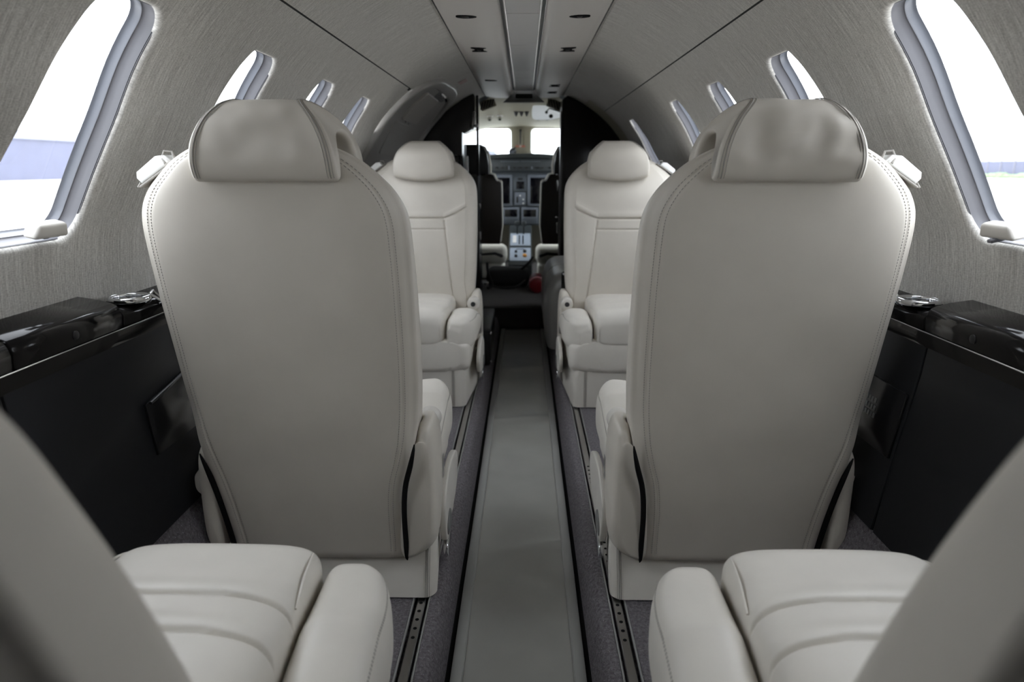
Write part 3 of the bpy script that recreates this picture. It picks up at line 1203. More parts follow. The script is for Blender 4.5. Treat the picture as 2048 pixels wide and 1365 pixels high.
def build_base_seam(s, q_):
    mb = MB()
    for x, y in ((((.226, .003 - .001), (.165, .4535))[q_]),):
        for d in (-.004, .004):
            q = [(x + d, (y + .052 * t - .010 if y < .2 else y + .0), .006 + .140 * t) for t in np.linspace(0, 1, 8)]
            mb.add(mirror(tube(q, .0006, 4), s))
        q = [(x, (y + .052 * t - .0105 if y < .2 else y + .0), .006 + .140 * t) for t in np.linspace(0, 1, 8)]
        mb.add(mirror(tube(q, .0012, 5), s))
    return mb.mesh('base_seam', M['thread'], True)


def build_hip(s, inb):
    """upholstered side shell beside the backrest, sweeping forward into the armrest housing"""
    sg = 1 if inb else -1
    #   y      inner   outer   zlow   zhigh
    if inb:
        T = [(-0.01, 0.19, 0.222, 0.118, 0.315), (-0.0095, 0.184, 0.229, 0.106, 0.332), (-0.0079, 0.179, 0.234, 0.098, 0.342), (-0.0041, 0.179, 0.24, 0.096, 0.343), (0.0052, 0.173, 0.245, 0.086, 0.36), (0.0188, 0.173, 0.2475, 0.08, 0.366), (0.0357, 0.179, 0.249, 0.077, 0.369), (0.0543, 0.193, 0.2495, 0.078, 0.371), (0.0729, 0.197, 0.2495, 0.084, 0.372), (0.0898, 0.197, 0.249, 0.092, 0.371), (0.106, 0.197, 0.2485, 0.102, 0.366), (0.122, 0.2, 0.2475, 0.112, 0.357), (0.135, 0.2065, 0.246, 0.124, 0.342), (0.143, 0.2105, 0.244, 0.14, 0.32), (0.147, 0.2125, 0.241, 0.165, 0.285)]
    else:
        T = [(-.006, .196, .204, .16, .28), (-.002, .186, .212, .12, .31), (.01, .180, .217, .10, .325), (.04, .180, .219, .095, .335), (.07, .190, .220, .095, .345), (.11, .200, .220, .105, .34), (.135, .203, .219, .12, .33), (.147, .206, .217, .15, .30)]
    rings = []
    n = 44
    ysamp = []
    for i in range(len(T) - 1):
        for k in range(4):
            ysamp.append(T[i][0] + (T[i + 1][0] - T[i][0]) * k / 4)
    ysamp.append(T[-1][0])
    cols = [[(t[0], t[j]) for t in T] for j in range(1, 5)]
    for y in ysamp:
        xi, xo, zl, zh = (ipl(y, c) for c in cols)
        ring = []
        for k in range(n):
            t = 2 * PI * k / n
            c, q = math.cos(t), math.sin(t)
            npw = 7.0 if (q < 0 and c < 0) else 3.4
            x = (xi + xo) / 2 + (xo - xi) / 2 * math.copysign(abs(c) ** (2 / npw), c)
            z = (zl + zh) / 2 + (zh - zl) / 2 * math.copysign(abs(q) ** (2 / (npw if npw > 5 else 3.6)), q)
            # sweep the lower inboard corner up toward the aisle
            lowk = max(0, (.19 - z) / .10)
            if y < .12: z += .045 * lowk * max(0, (x - (xi + .02)) / (xo - xi)) * max(0, 1 - y / .12)
            # the inner edge follows the narrowing backrest
            if inb and y < .12:
                k2 = max(0, min(1, (z - .19) / .18)); k2 = k2 * k2 * (3 - 2 * k2)
                x += k2 * min(.046 / (xo - xi), .55) * max(0, xo - x) * (1 - max(0, y) / .12)
            ring.append((sg * x, y, z))
        rings.append(ring)
    v, f = loft(rings)
    f = [q[::-1] for q in f] if sg > 0 else f
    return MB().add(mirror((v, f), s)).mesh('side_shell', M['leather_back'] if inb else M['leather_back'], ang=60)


def build_slit_shade(s, inb):
    """black tube standing in for shade in the slit between backrest and side shell"""
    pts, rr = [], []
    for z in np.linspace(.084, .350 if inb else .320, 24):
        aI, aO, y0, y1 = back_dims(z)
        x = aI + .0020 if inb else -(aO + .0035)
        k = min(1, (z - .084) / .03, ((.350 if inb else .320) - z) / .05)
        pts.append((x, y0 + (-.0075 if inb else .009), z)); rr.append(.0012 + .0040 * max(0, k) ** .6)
    return MB().add(mirror(tube(pts, rr, 8), s)).mesh('slit_shade', M['gap'], True)


def build_plate(s):
    """moulded control plate low on the aisle side with a scooped grip"""
    out = spline([(.10, .17), (.17, .20), (.26, .20), (.335, .18), (.36, .15), (.335, .105), (.27, .085), (.21, .078), (.165, .070), (.12, .062), (.095, .085), (.085, .13)], 4)
    v, f = prism(out, .014, .004, 3, plane='YZ', at=.242)
    return MB().add(mirror((v, f), s)).mesh('control_plate', M['shell'], ang=45)


def build_knob(s):
    prof = [(.0, .0), (.0225, .0), (.0245, .003), (.0245, .040), (.022, .047), (.016, .050), (.0, .050)]
    return MB().add(mirror(lathe([(r, z) for r, z in prof], 28), 1), xf((s * .219, .125, .330), rx=-PI / 2)).mesh('armrest_end', M['shell'], ang=40)


def build_knob_cap(s, r=.0095):
    return MB().add(lathe([(.0, 0), (r, 0), (r, .003), (r * .7, .0045), (r * .4, .0030), (0, .0030)], 20), xf((s * .219, .175, .330), rx=-PI / 2)).mesh('recline_button', M['black'], ang=40)


def build_buckle(s):
    return MB().add(mirror(rbox(.232, .2480, .118, .150, .205, .255, .003, 2), s)).mesh('belt_bracket', M['steel'])


def build_lever(s):
    v, f = prism(spline([(.12, .020), (.15, .018), (.178, .030), (.182, .052), (.17, .062), (.13, .060), (.112, .045)], 4), .010, .003, 2, plane='YZ', at=.246)
    return MB().add(mirror((v, f), s)).mesh('track_lever', M['chrome'], ang=40)


def build_scoop(s):
    v, f = prism(spline([(.115, .10), (.15, .118), (.175, .105), (.178, .078), (.15, .071), (.118, .075)], 4), .004, .0015, 1, plane='YZ', at=.2545)
    return MB().add(mirror((v, f), s)).mesh('grip_recess', M['rail_grey'], ang=40)


def build_harness(s):
    """pale shoulder strap housing on the outboard shoulder of the backrest"""
    mb = MB()
    bx = prism([(-.034, 0), (.030, .0), (.026, .016), (.012, .023), (-.030, .020), (-.036, .012)], .040, .004, 3, plane='XZ', at=-.02)
    a = rad(33)
    m4 = Matrix.Translation((-.181, -.056, .842)) @ Matrix.Rotation(-a, 4, 'Y')
    mb.add(bx, m4)
    v, f = mirror((mb.v, mb.f), s)
    return MB().add((v, f)).mesh('strap_housing', M['white'], ang=40)


def build_harness_clip(s):
    a = rad(33)
    m4 = Matrix.Translation((-.181, -.056, .842)) @ Matrix.Rotation(-a, 4, 'Y')
    mb = MB().add(tube([(.036, -.016, .002), (.038, -.012, .014), (.028, -.012, .022), (.020, -.018, .014), (.020, -.020, .004)], .0022, 6), m4)
    mb.add(tube([(-.036, -.014, .004), (-.046, -.010, .002), (-.044, .006, .010)], .002, 6), m4)
    mb.add(rbox(-.040, .044, -.021, .018, -.004, -.0005, .001, 1), m4)
    v, f = mirror((mb.v, mb.f), s)
    return MB().add((v, f)).mesh('strap_guide', M['thread'], ang=40)


SM = {}
for s in (1, -1):
    SM[s] = dict(
        back=build_backrest(s), bst=build_back_stitch(s), hseam=[build_head_seam(s, k) for k in (-1, 1)], pad=build_pad(s), pip=[build_pad_seam(s, k) for k in (-1, 1)],
        bi=build_bolster(s, True), bo=build_bolster(s, False), bs=build_bolster_stitch(s), skirt=build_skirt(s), base=build_base(s), bseam=[build_base_seam(s, k) for k in (0, 1)],
        hi=build_hip(s, True), ho=build_hip(s, False), slit_tubes=[build_slit_shade(s, True), build_slit_shade(s, False)], plate=build_plate(s), knob=build_knob(s), cap=build_knob_cap(s), buck=build_buckle(s), lev=build_lever(s), scoop=build_scoop(s), har=build_harness(s), clip=build_harness_clip(s))


def seat(x, y, rz, s, recline, seed, amp, label, back_shift=0.0):
    root = empty('passenger_chair', (x, y, 0), rz, label=label, cat='seat', group='pale leather cabin seats')
    d = SM[s]
    h = Vector((0, .05, .30))
    back_m = Matrix.Translation(h + Vector((0, back_shift, 0))) @ Matrix.Rotation(rad(recline), 4, 'X') @ Matrix.Translation(-h)
    b = link('backrest', d['back'], root, mtx=back_m)
    tag(link('stitching', d['bst'], b), kind='stuff')
    hr = link('headrest', build_headrest(s, seed, amp), root, mtx=back_m)
    for q in d['hseam']: link('seam', q, hr)
    hh = link('strap_housing', d['har'], root, mtx=back_m)
    link('strap_guide', d['clip'], hh)
    p = link('cushion_pad', d['pad'], root)
    for q in d['pip']: link('pad_piping', q, p)
    o = link('bolster', d['bi'], root)
    tag(link('bolster_stitching', d['bs'], o), kind='stuff')
    link('bolster', d['bo'], root)
    link('seat_apron', d['skirt'], root)
    bb = link('base', d['base'], root)
    for q in d['bseam']: link('base_seam', q, bb)
    hi = link('side_shell', d['hi'], root)
    link('side_shell', d['ho'], root)
    for q in d['slit_tubes']: link('slit_shade', q, root, mtx=back_m)  # black tubes added to draw the deep shade of the slits
    k = link('armrest_end', d['knob'], root)
    link('recline_button', d['cap'], k)
    link('belt_bracket', d['buck'], root)
    pl = link('control_plate', d['plate'], root)
    link('grip_recess', d['scoop'], pl)
    link('track_lever', d['lev'], root)
    return root


XS = .402
seat(-.412, 1.215, 0, 1, 0, 1.3, .0045, 'left seat of the near pair, its smooth back to the camera')
seat(.428, 1.215, 0, -1, 0, 21.4, .0080, 'right seat of the near pair, its puckered headrest seen from behind')
seat(-.412, 2.80, PI, -1, 0, 2.2, .0014, 'far left seat facing the camera, in front of the entry door')
seat(.394, 2.80, PI, 1, 0, 5.1, .0014, 'far right seat facing the camera, in front of the black closet')
seat(-.402, .385, 0, 1, 8.5, 3.3, .0014, 'reclined left seat whose cushion fills the bottom left corner', -.058)
seat(.412, .385, 0, -1, 8.5, 4.4, .0014, 'reclined right seat whose cushion fills the bottom right corner', -.058)
#@@PART2
# ================================================================== entry door lining (left, forward)
root = struct(empty('door_1', W(-1, 3.55, 70)))
inv = Matrix.Translation(-Vector(root.location))
ctrl = [(3.50, 28.0), (3.74, 28.0), (3.93, 30.5), (4.07, 36), (4.165, 44), (4.185, 58), (4.185, 75), (4.185, 96), (3.6, 96), (2.93, 96), (2.925, 75), (2.945, 62), (2.985, 52), (3.03, 41), (3.10, 33.5), (3.25, 29.2)]
outl = spline([(y, rad(t) * R) for y, t in ctrl], 6)
cY, cA = 3.56, rad(62) * R


def shrink(p, d):
    l = math.hypot(p[0] - cY, p[1] - cA)
    k = max(.02, 1 - d / l)
    return cY + (p[0] - cY) * k, cA + (p[1] - cA) * k


def door_rings(spec):
    rr = []
    for d, r in spec:
        rr.append([W(-1, *(lambda q: (q[0], math.degrees(q[1] / R)))(shrink(p, d)), r) for p in outl])
    return loft(rr, False, True)


v, f = door_rings([(-.006, R + .004), (0, R - .010), (.004, R - .017), (.012, R - .020), (.050, R - .020), (.060, R - .017), (.068, R - .006), (.12, R - .004), (.2, R - .004), (.3, R - .004), (.45, R - .004), (.6, R - .004)])
MB().add((v, f), inv).build('lining', M['door'], root, ang=50)


def on_door(yc, th, hy, ha, r, t, name, m, cr_=.02):
    rr = []
    for ins, rr_ in ((0, r), (0, r - t + .003), (.003, r - t), (min(hy, ha) * .5, r - t), (min(hy, ha) * .97, r - t)):
        rr.append([W(-1, yc + p[0], th + math.degrees(p[1] / R), rr_) for p in rrect_sub(max(.001, hy - ins), max(.001, ha - ins), max(.0008, cr_ - ins), 5, 6)])
    v, f = loft(rr, False, True)
    return MB().add((v, f), inv).build(name, m, root)


on_door(3.66, 33.0, .17, .042, R - .002, .004, 'handle_recess', M['rail_grey'], .038)
on_door(3.48, 42.5, .20, .085, R - .002, .014, 'cover_panel', M['door_pale'], .03)
on_door(3.45, 57, .24, .085, R - .002, .008, 'cover_panel', M['door'], .03)
MB().add(tube([W(-1, 3.56, 32.6, R - .004), W(-1, 3.56, 32.6, R - .03), W(-1, 3.68, 33.6, R - .03), W(-1, 3.68, 33.6, R - .004)], .008, 8), inv).build('handle', M['chrome'], root)
for yy, tt in ((3.40, 49.5), (3.50, 49.8)):
    MB().add(lathe([(.0, 0), (.008, 0), (.007, .006), (0, .008)], 12), inv @ xf(W(-1, yy, tt, R - .004), ry=PI / 2 - .3)).build('stud', M['chrome'], root)

# faint pink placard on the ceiling lining
pc = W(-1, 3.62, 24.0, R - .0015)
e = empty('placard', pc, label='faint pink placard on the left ceiling lining above the entry door', cat='sign')
MB().add(rbox(-.022, .022, -.05, .05, -.0008, .0008), Matrix.Rotation(-rad(24), 4, 'Y')).build('plate', mat('faded_pink_film', (0.50, 0.37, 0.35), 0.6), e)
MB().add(rbox(-.010, -.006, -.04, .04, -.0014, -.0006), Matrix.Rotation(-rad(24), 4, 'Y')).build('printed_line', mat('faded_red_print', (0.5, 0.26, 0.24), 0.6), e)

# ================================================================== forward dividers
arc_pts = lambda s, t0, t1, n=24, r=R - .002: [(s * r * math.sin(rad(t)), ZC + r * math.cos(rad(t))) for t in np.linspace(t0, t1, n)]


def cabinet(poly, y0, y1, name, m, parent, loc, bev=.004):
    v, f = prism(poly, y1 - y0, bev, 2, plane='XZ', at=y0)
    return MB().add((v, f), Matrix.Translation(-Vector(loc))).build(name, m, parent, ang=40)


loc = (-.45, 4.20, .062)
root = empty('galley_cabinet', loc, label='tall black lacquered galley cabinet left of the cockpit doorway', cat='cabinet')
up = [(-.300, 1.262), (-.290, 1.250), (-.290, 1.09), (-.365, 1.05), (-.365, .918)] + [(-x, z) for x, z in arc_pts(1, 63.2, 24.5)]
up = [(-.365, .918), (-.365, 1.05), (-.290, 1.09), (-.290, 1.262)] + [(p[0], p[1]) for p in arc_pts(-1, 23.4, 62.6)]
cabinet(up, 4.20, 4.50, 'upper_cabinet', M['cabinet'], root, loc)
lowp = [(-.272, .064), (-.272, .800)] + arc_pts(-1, 73.0, 128, 20)
cabinet(lowp, 4.22, 4.50, 'lower_cabinet', M['cabinet'], root, loc)
cabinet([(-.35, .800), (-.35, .918)] + arc_pts(-1, 64, 72, 6), 4.42, 4.45, 'niche_back', M['white'], root, loc, .001)
for x in (-.40, -.375):
    cabinet([(x, .80), (x + .012, .80), (x + .012, .918), (x, .918)], 4.24, 4.41, 'niche_divider', M['cabinet'], root, loc, .001)
cabinet([(-.284, .80), (-.268, .80), (-.268, 1.262), (-.284, 1.262)], 4.24, 4.27, 'door_post', M['cabinet'], root, loc, .002)
for z, h in ((.62, .03), (.44, .05), (.30, .05)):
    MB().add(rbox(-.2725, -.262, 4.24, 4.26, z - h / 2, z + h / 2, .004, 2), Matrix.Translation(-Vector(loc))).build('latch', M['steel'], root)
MB().add(tube([(-.29, 4.19, 1.16), (-.292, 4.17, 1.14), (-.300, 4.17, 1.09), (-.302, 4.19, 1.07)], .007, 8), Matrix.Translation(-Vector(loc))).build('grab_handle', M['door'], root)
MB().add(lathe([(0, 0), (.011, 0), (.012, .01), (.006, .018), (0, .02)], 16), Matrix.Translation(-Vector(loc)) @ xf((-.275, 4.19, 1.085), rx=PI / 2)).build('reading_lamp', M['chrome'], root)

loc = (.45, 4.45, .062)
root = empty('closet_cabinet', loc, label='tall black closet right of the cockpit doorway', cat='cabinet')
body = [(.236, 1.255), (.236, .064)] + arc_pts(1, 128, 21.0, 40)
body = body[::-1]
cabinet(body, 4.45, 4.72, 'carcass', M['cabinet'], root, loc)
MB().add(rbox(.228, .238, 4.447, 4.50, .20, 1.19, .004, 2), Matrix.Translation(-Vector(loc))).build('edge_trim', M['brown'], root)
for z in (.735, .465):
    MB().add(rbox(.215, .229, 4.52, 4.535, z - .035, z + .035, .006, 3), Matrix.Translation(-Vector(loc))).build('handle', M['chrome'], root)
    MB().add(rbox(.205, .229, 4.515, 4.54, z + .065, z + .075, .003, 2), Matrix.Translation(-Vector(loc))).build('catch', M['chrome'], root)

# ================================================================== cockpit shell
RC = .745
mb = MB()
strip(mb, -1, 4.15, 6.06, -40, 40, 1, 16, RC + .01)
for s in (-1, 1):
    strip(mb, s, 4.15, 6.06, 94, 158, 1, 10, RC + .01)
struct(mb.build('cockpit_shell', M['panel_d'], ang=60))
for s, nm in ((-1, 'cockpit_wall_left'), (1, 'cockpit_wall_right')):
    mb = MB()
    strip(mb, s, 4.15, 4.70, 30, TH_LOW, 1, 24, RC)
    bay(mb, s, 4.70, 6.06, 5.30, .33, 30, TH_LOW, 48.5, 76, RC, tp=False)
    struct(mb.build(nm, M['cream'], ang=60))
    window(s, 5.30, .33, 48.5, 76, RC, fm=M['cream'], tp=False)

# sloping headliner
mb = MB()
xs_ = np.linspace(-.62, .62, 25)
hz = lambda x, y: 1.318 - .0975 * (y - 4.58) - .30 * max(0, abs(x) - .20) ** 2 / .4
mb.add(loft([[(x, y, hz(x, y)) for x in xs_] for y in np.linspace(4.56, 6.02, 14)], False, False, closed=False))
struct(mb.build('cockpit_headliner', M['cream'], ang=60))

# windshield wall
XP = -.025
mb = MB()
for s in (-1, 1):
    x0, x1 = (XP, .78) if s > 0 else (-.80, XP)
    cx, cz, hx, hz_ = XP + s * .305, 1.062, .225, .112
    n = 30
    outer = []
    z0, z1 = -.10, 1.30
    for k in range(n): outer.append((x0 + (x1 - x0) * k / n, z0))
    for k in range(n): outer.append((x1, z0 + (z1 - z0) * k / n))
    for k in range(n): outer.append((x1 + (x0 - x1) * k / n, z1))
    for k in range(n): outer.append((x0, z1 + (z0 - z1) * k / n))
    inn = [hole_pt(p[0] - cx, p[1] - cz, hx, hz_, .035) for p in outer]
    # make sure the ray meets the hole edge
    inn = [hole_pt((p[0] - cx) * 3, (p[1] - cz) * 3, hx, hz_, .035) for p in outer]
    rings = [[(p[0], 6.0, p[1]) for p in outer], [(cx + i[0] * 1.02, 6.0, cz + i[1] * 1.03) for i in inn], [(cx + i[0], 6.006, cz + i[1]) for i in inn], [(cx + i[0] * .985, 6.06, cz + i[1] * .975) for i in inn]]
    v, f = loft(rings, False, False)
    mb.add((v, f))
struct(mb.build('wall_front', M['cream'], ang=40))
for s in (-1, 1):
    win_no[0] += 1
    cx = XP + s * .305
    root = struct(empty('window_%d' % win_no[0], (cx, 6.03, 1.062)))
    MB().add(prism(rrect(.224, .111, .034, 6), .008, 0, plane='XZ', at=.02)).build('pane', M['shield'], root)
    MB().add(tube([(x, .012, z) for x, z in rrect(.221, .108, .034, 5)], .004, 6, closed=True)).build('seal', M['winframe'], root)

# ================================================================== instrument panel
PY = 5.60
root = empty('instrument_panel', (-.012, PY, .40), label='blue-grey cockpit instrument panel with dark displays under the windshields', cat='instrument panel')
pinv = Matrix.Translation((.012, -PY, -.40))


def pbox(name, m, x0, x1, z0, z1, d0, d1, par=root, r=.003):
    """box on the panel; d = how far it stands aft of the panel face"""
    o = MB().add(rbox(x0, x1, PY - d1, PY - d0, z0, z1, r, 2), pinv).build(name, m, par)
    return o


pbox('main_board', M['panel'], -.60, .58, .395, .835, -.06, 0)
# glareshield hood
rings = []
for x in np.linspace(-.64, .62, 40):
    u = (x + .012) / .6
    zt = .957 - .055 * u * u - .05 * u ** 4
    y0 = PY - .10 + .06 * u * u
    rings.append([(x, y0, zt - .034), (x, y0 - .004, zt - .020), (x, y0 + .002, zt - .004), (x, y0 + .03, zt), (x, PY + .36, zt - .02), (x, PY + .36, zt - .06)])
v, f = loft(rings)
MB().add((v, [q[::-1] for q in f]), pinv).build('glareshield', M['glare'], root)
g = pbox('control_strip', M['panel_d'], -.285, .262, .822, .915, 0, .07)
pbox('light_bar', M['panel_l'], -.186, -.035, .893, .8965, .07, .073, g, .001)
pbox('light_bar', M['panel_l'], -.025, .127, .893, .8965, .07, .073, g, .001)
for k, (x, wz, hz2) in enumerate(((-.262, .016, .016), (-.215, .022, .014), (-.17, .02, .012), (-.135, .010, .028), (-.118, .012, .030), (-.075, .024, .012), (-.03, .03, .012), (.02, .024, .014), (.062, .012, .020), (.105, .034, .012), (.145, .02, .012), (.205, .018, .016), (.238, .014, .014))):
    pbox('button', M['panel_l'] if k in (4, 8) else M['black'], x - wz / 2, x + wz / 2, .846 - hz2 / 2, .846 + hz2 / 2, .07, .076, g, .002)
for s in (-1, 1):
    x0, x1 = (-.262, -.092) if s < 0 else (.030, .200)
    b = pbox('display_bezel', M['panel_l'], x0, x1, .548, .795, 0, .018, r=.008)
    pbox('screen', M['screen'], x0 + .020, x1 - .020, .567, .770, .018, .020, b, .001)
    x0, x1 = (-.170, -.038) if s < 0 else (-.018, .114)
    b = pbox('radio_bezel', M['panel_l'], x0, x1, .405, .536, 0, .020, r=.006)
    pbox('screen', M['screen'], x0 + .014, x1 - .014, .462, .522, .020, .022, b, .001)
    keys = MB()
    for r_ in range(3):
        for c_ in range(9):
            xx = x0 + .014 + c_ * .0122
            keys.add(rbox(xx, xx + .008, PY - .024, PY - .020, .413 + r_ * .015, .422 + r_ * .015), pinv)
    tag(keys.build('key', M['panel'], b, False), kind='stuff')
c = pbox('standby_bezel', M['panel'], -.086, .026, .665, .775, 0, .012)
pbox('screen', M['screen'], -.060, .003, .682, .741, .012, .014, c, .002)
pbox('caption_strip', M['black'], -.048, -.010, .752, .768, .012, .014, c, .001)
c = pbox('gear_panel', M['panel_l'], -.074, .014, .556, .654, 0, .014)
MB().add(tube([(-.052, PY - .014, .60), (-.052, PY - .05, .604)], .004, 8), pinv).build('gear_lever', M['black'], c)
MB().add(rbox(-.060, -.044, PY - .07, PY - .05, .575, .625, .007, 3), pinv).build('gear_knob', M['black'], c)
for x, z in ((-.03, .63), (-.005, .60), (-.005, .57)):
    MB().add(lathe([(0, 0), (.006, 0), (.006, .004), (0, .005)], 12), pinv @ xf((x, PY - .014, z), rx=PI / 2)).build('indicator', M['white'], c)

# ------------------------------------------------------------------ pedestal
loc = (-.025, 5.22, .062)
root = empty('throttle_pedestal', loc, label='pale blue centre pedestal with twin throttle levers below the panel', cat='pedestal')
pin = Matrix.Translation(-Vector(loc))
pl = [(5.03, .062), (5.03, .150), (5.045, .165), (5.42, .362), (5.50, .40), (5.55, .40), (5.55, .062)]
v, f = prism(pl, .176, .006, 2, plane='YZ', at=-.113)
MB().add((v, f), pin).build('housing', M['panel_d'], root)
sl = math.atan2(.197, .375)
tilt = lambda a, h=.0: Matrix.Translation((-.025, 5.045 + a * math.cos(sl) - h * math.sin(sl), .166 + a * math.sin(sl) + h * math.cos(sl))) @ Matrix.Rotation(sl, 4, 'X')
q = MB().add(rbox(-.078, .078, -.085, .085, -.003, .004, .004, 2), pin @ tilt(.105)).build('lower_plate', M['quad'], root)
u = MB().add(rbox(-.078, .078, -.085, .085, -.003, .004, .004, 2), pin @ tilt(.305)).build('throttle_plate', M['quad'], root)
for x in (-.008, .020):
    MB().add(rbox(x - .004, x + .004, -.07, .05, .004, .006), pin @ tilt(.305)).build('slot', M['gap'], u)
MB().add(rbox(-.06, -.03, -.05, .05, .004, .007, .001, 1), pin @ tilt(.305)).build('scale_plate', M['white'], u)
for x in (-.050, .000):
    MB().add(rbox(x - .020, x + .020, 5.36, 5.40, .405, .445, .012, 3), pin).build('throttle_lever', M['panel_d'], root)
    MB().add(rbox(x - .004, x + .004, 5.375, 5.39, .34, .41, .001, 1), pin).build('lever_arm', M['black'], root)
for x, a, m_, r_ in ((-.032, .025, 'black', .010), (-.032, -.03, 'black', .012), (.034, .03, 'black', .013), (.034, -.025, 'orange', .016)):
    MB().add(lathe([(0, 0), (r_, 0), (r_ * .9, .012), (r_ * .5, .016), (0, .016)], 16), pin @ tilt(.105 + a, .004) @ xf((x, 0, 0))).build('knob', M[m_], q)
MB().add(rbox(-.03, .03, .06, .066, .004, .0055), pin @ tilt(.105)).build('caption', M['black'], q)

# ------------------------------------------------------------------ pilot seats
for s, side, other in ((-1, 'left', 'behind the galley cabinet'), (1, 'right', 'behind the closet')):
    mx_ = lambda x: x if s < 0 else -.033 - x
    loc = (mx_(-.36), 4.80, .062)
    root = empty('pilot_chair', loc, label='dark brown pilot seat with white sheepskin %s of the pedestal' % side, cat='seat', group='pilot seats')
    pin = Matrix.Translation(-Vector(loc))

    def pr(poly, y0, y1, bev):
        P = [(mx_(x), z) for x, z in poly]
        if s > 0: P = P[::-1]
        return prism(P, y1 - y0, bev, 2, plane='XZ', at=y0)
    sh = [(-.155, .745), (-.165, .757), (-.185, .760), (-.205, .800), (-.225, .806), (-.262, .803), (-.275, .79), (-.285, .80), (-.50, .80), (-.56, .74), (-.56, .33), (-.165, .33), (-.150, .45)]
    MB().add(pr(sh, 4.78, 4.84, .006), pin).build('back_shell', M['brown'], root)
    big = [(x + (.006 if x > -.36 else -.006), z + .007) for x, z in sh]
    MB().add(pr(big, 4.842, 4.90, .012), pin).build('sheepskin_back', M['fleece'], root)
    hd = [(-.238, .80), (-.236, .86), (-.250, .94), (-.275, .985), (-.31, 1.0), (-.44, 1.0), (-.475, .985), (-.50, .94), (-.51, .80)]
    h = MB().add(pr(hd, 4.79, 4.85, .012), pin).build('headrest', M['black'], root)
    MB().add(pr([(x + (.012 if x > -.36 else -.012), z + .004) for x, z in hd], 4.852, 4.91, .015), pin).build('sheepskin_cover', M['fleece'], h)
    a, b = sorted((mx_(-.120), mx_(-.58)))
    MB().add(rbox(a, b, 4.90, 5.10, .17, .305, .045, 4), pin).build('sheepskin_cushion', M['fleece'], root)
    a, b = sorted((mx_(-.135), mx_(-.55)))
    MB().add(rbox(a, b, 4.91, 5.08, .066, .172, .02, 3), pin).build('seat_base', M['fleece'], root)
    MB().add(tube([(mx_(-.30), 4.80, .255), (mx_(-.20), 4.80, .262), (mx_(-.15), 4.80, .245), (mx_(-.145), 4.80, .25)], [.008, .010, .012, .008], 8), pin).build('armrest_pivot', M['black'], root)

# ------------------------------------------------------------------ cockpit ceiling and post fittings
hl = lambda x, y: hz(x, y)
for k, nm in ((-1, 'left'), (0, 'middle'), (1, 'right')):
    e = empty('rotary_switch', (-.02 + k * .039, 5.30, 1.245), label='%s one of the three small black knobs in a row on the headliner' % nm, cat='knob', group='headliner knobs')
    MB().add(lathe([(0, 0), (.017, 0), (.013, -.014), (.004, -.030), (0, -.030)][::-1], 14)).build('cap', M['black'], e)
    MB().add(lathe([(0, .004), (.019, .004), (.019, -.001), (0, -.001)][::-1], 14)).build('collar', M['panel_d'], e)
for i, (x, nm) in enumerate(((-.262, 'leftmost'), (-.185, 'second from left'), (.108, 'third from left'), (.175, 'rightmost'))):
    e = empty('map_light', (x, 5.45, hl(x, 5.45)), label='%s of the four swivelling chrome map lights on the cockpit headliner' % nm, cat='lamp', group='cockpit map lights')
    MB().add(lathe([(0, .004), (.026, .004), (.024, -.006), (.018, -.010), (0, -.010)][::-1], 18)).build('mount', M['white'], e)
    MB().add(lathe([(0, 0), (.013, 0), (.015, .020), (.012, .030), (0, .030)], 14), xf((0, -.005, -.008), rx=PI * .80)).build('lamp_head', M['chrome'], e)
    MB().add(lathe([(0, 0), (.010, 0), (.0, .004)], 12), xf((0, -.022, -.033), rx=PI * .80)).build('lens', M['black'], e)
e = empty('dome_light', (-.02, 4.74, hl(0, 4.74) - .002), label='small white dome light with dark lens at the aft edge of the headliner', cat='lamp')
MB().add(rbox(-.040, .040, -.03, .03, -.016, .004, .008, 3)).build('housing', M['white'], e)
MB().add(rbox(-.024, .024, -.034, .0, -.018, -.004, .004, 2)).build('lens', M['black'], e)
for s, side in ((-1, 'left'), (1, 'right')):
    e = empty('air_louvre', (-.02 + s * .225, 4.83, 1.262), label='cream air louvre with black slats high at the %s of the cockpit doorway' % side, cat='vent')
    MB().add(rbox(-.052, .052, .012, .020, -.030, .030, .002, 1), xf((0, 0, 0), ry=s * .35)).build('backing', M['cream'], e)
    for k in range(5):
        MB().add(rbox(-.0055, .002, .000, .010, -.026, .026, .0015, 1), xf((0, 0, 0), ry=s * .35) @ xf((-.040 + k * .020, 0, 0), ry=-.6 * s)).build('slat', M['black'], e)
e = empty('sun_visor', (.175, 5.02, 1.225), label='white translucent sun visor on a black arm under the headliner', cat='sun visor')
visor_m = glass_mat('milky_visor_plastic', (1, 1, 1), haze=.72)
v, f = prism(spline([(-.115, -.05), (-.118, .03), (-.10, .052), (0, .048), (.10, .036), (.112, .02), (.108, -.03), (.03, -.058), (-.06, -.062)][::-1], 4), .005, .0015, 1, plane='XZ', at=-.002)
MB().add((v, f), xf((0, 0, 0), rx=-.5)).build('shade', visor_m, e)
MB().add(tube([(.11, -.02, -.015), (.06, -.025, .005), (.0, -.03, .022), (-.012, -.03, .010), (-.02, -.025, -.004)], .004, 8)).build('arm', M['black'], e)
MB().add(lathe([(0, 0), (.014, 0), (.014, .014), (0, .014)], 14), xf((.012, -.020, -.030), rx=PI / 2)).build('pivot', M['black'], e)
MB().add(lathe([(0, 0), (.010, 0), (.010, .014), (0, .014)], 14), xf((-.02, -.018, -.004), rx=PI / 2)).build('pivot', M['black'], e)
e = empty('standby_compass', (-.032, 5.985, 1.10), label='black upright lever on the post between the windshields', cat='lever')
MB().add(rbox(-.011, .011, -.012, .012, .035, .062, .008, 3)).build('head', M['black'], e)
MB().add(tube([(0, -.004, .04), (0, -.006, -.06)], [.008, .005], 8)).build('stem', M['black'], e)
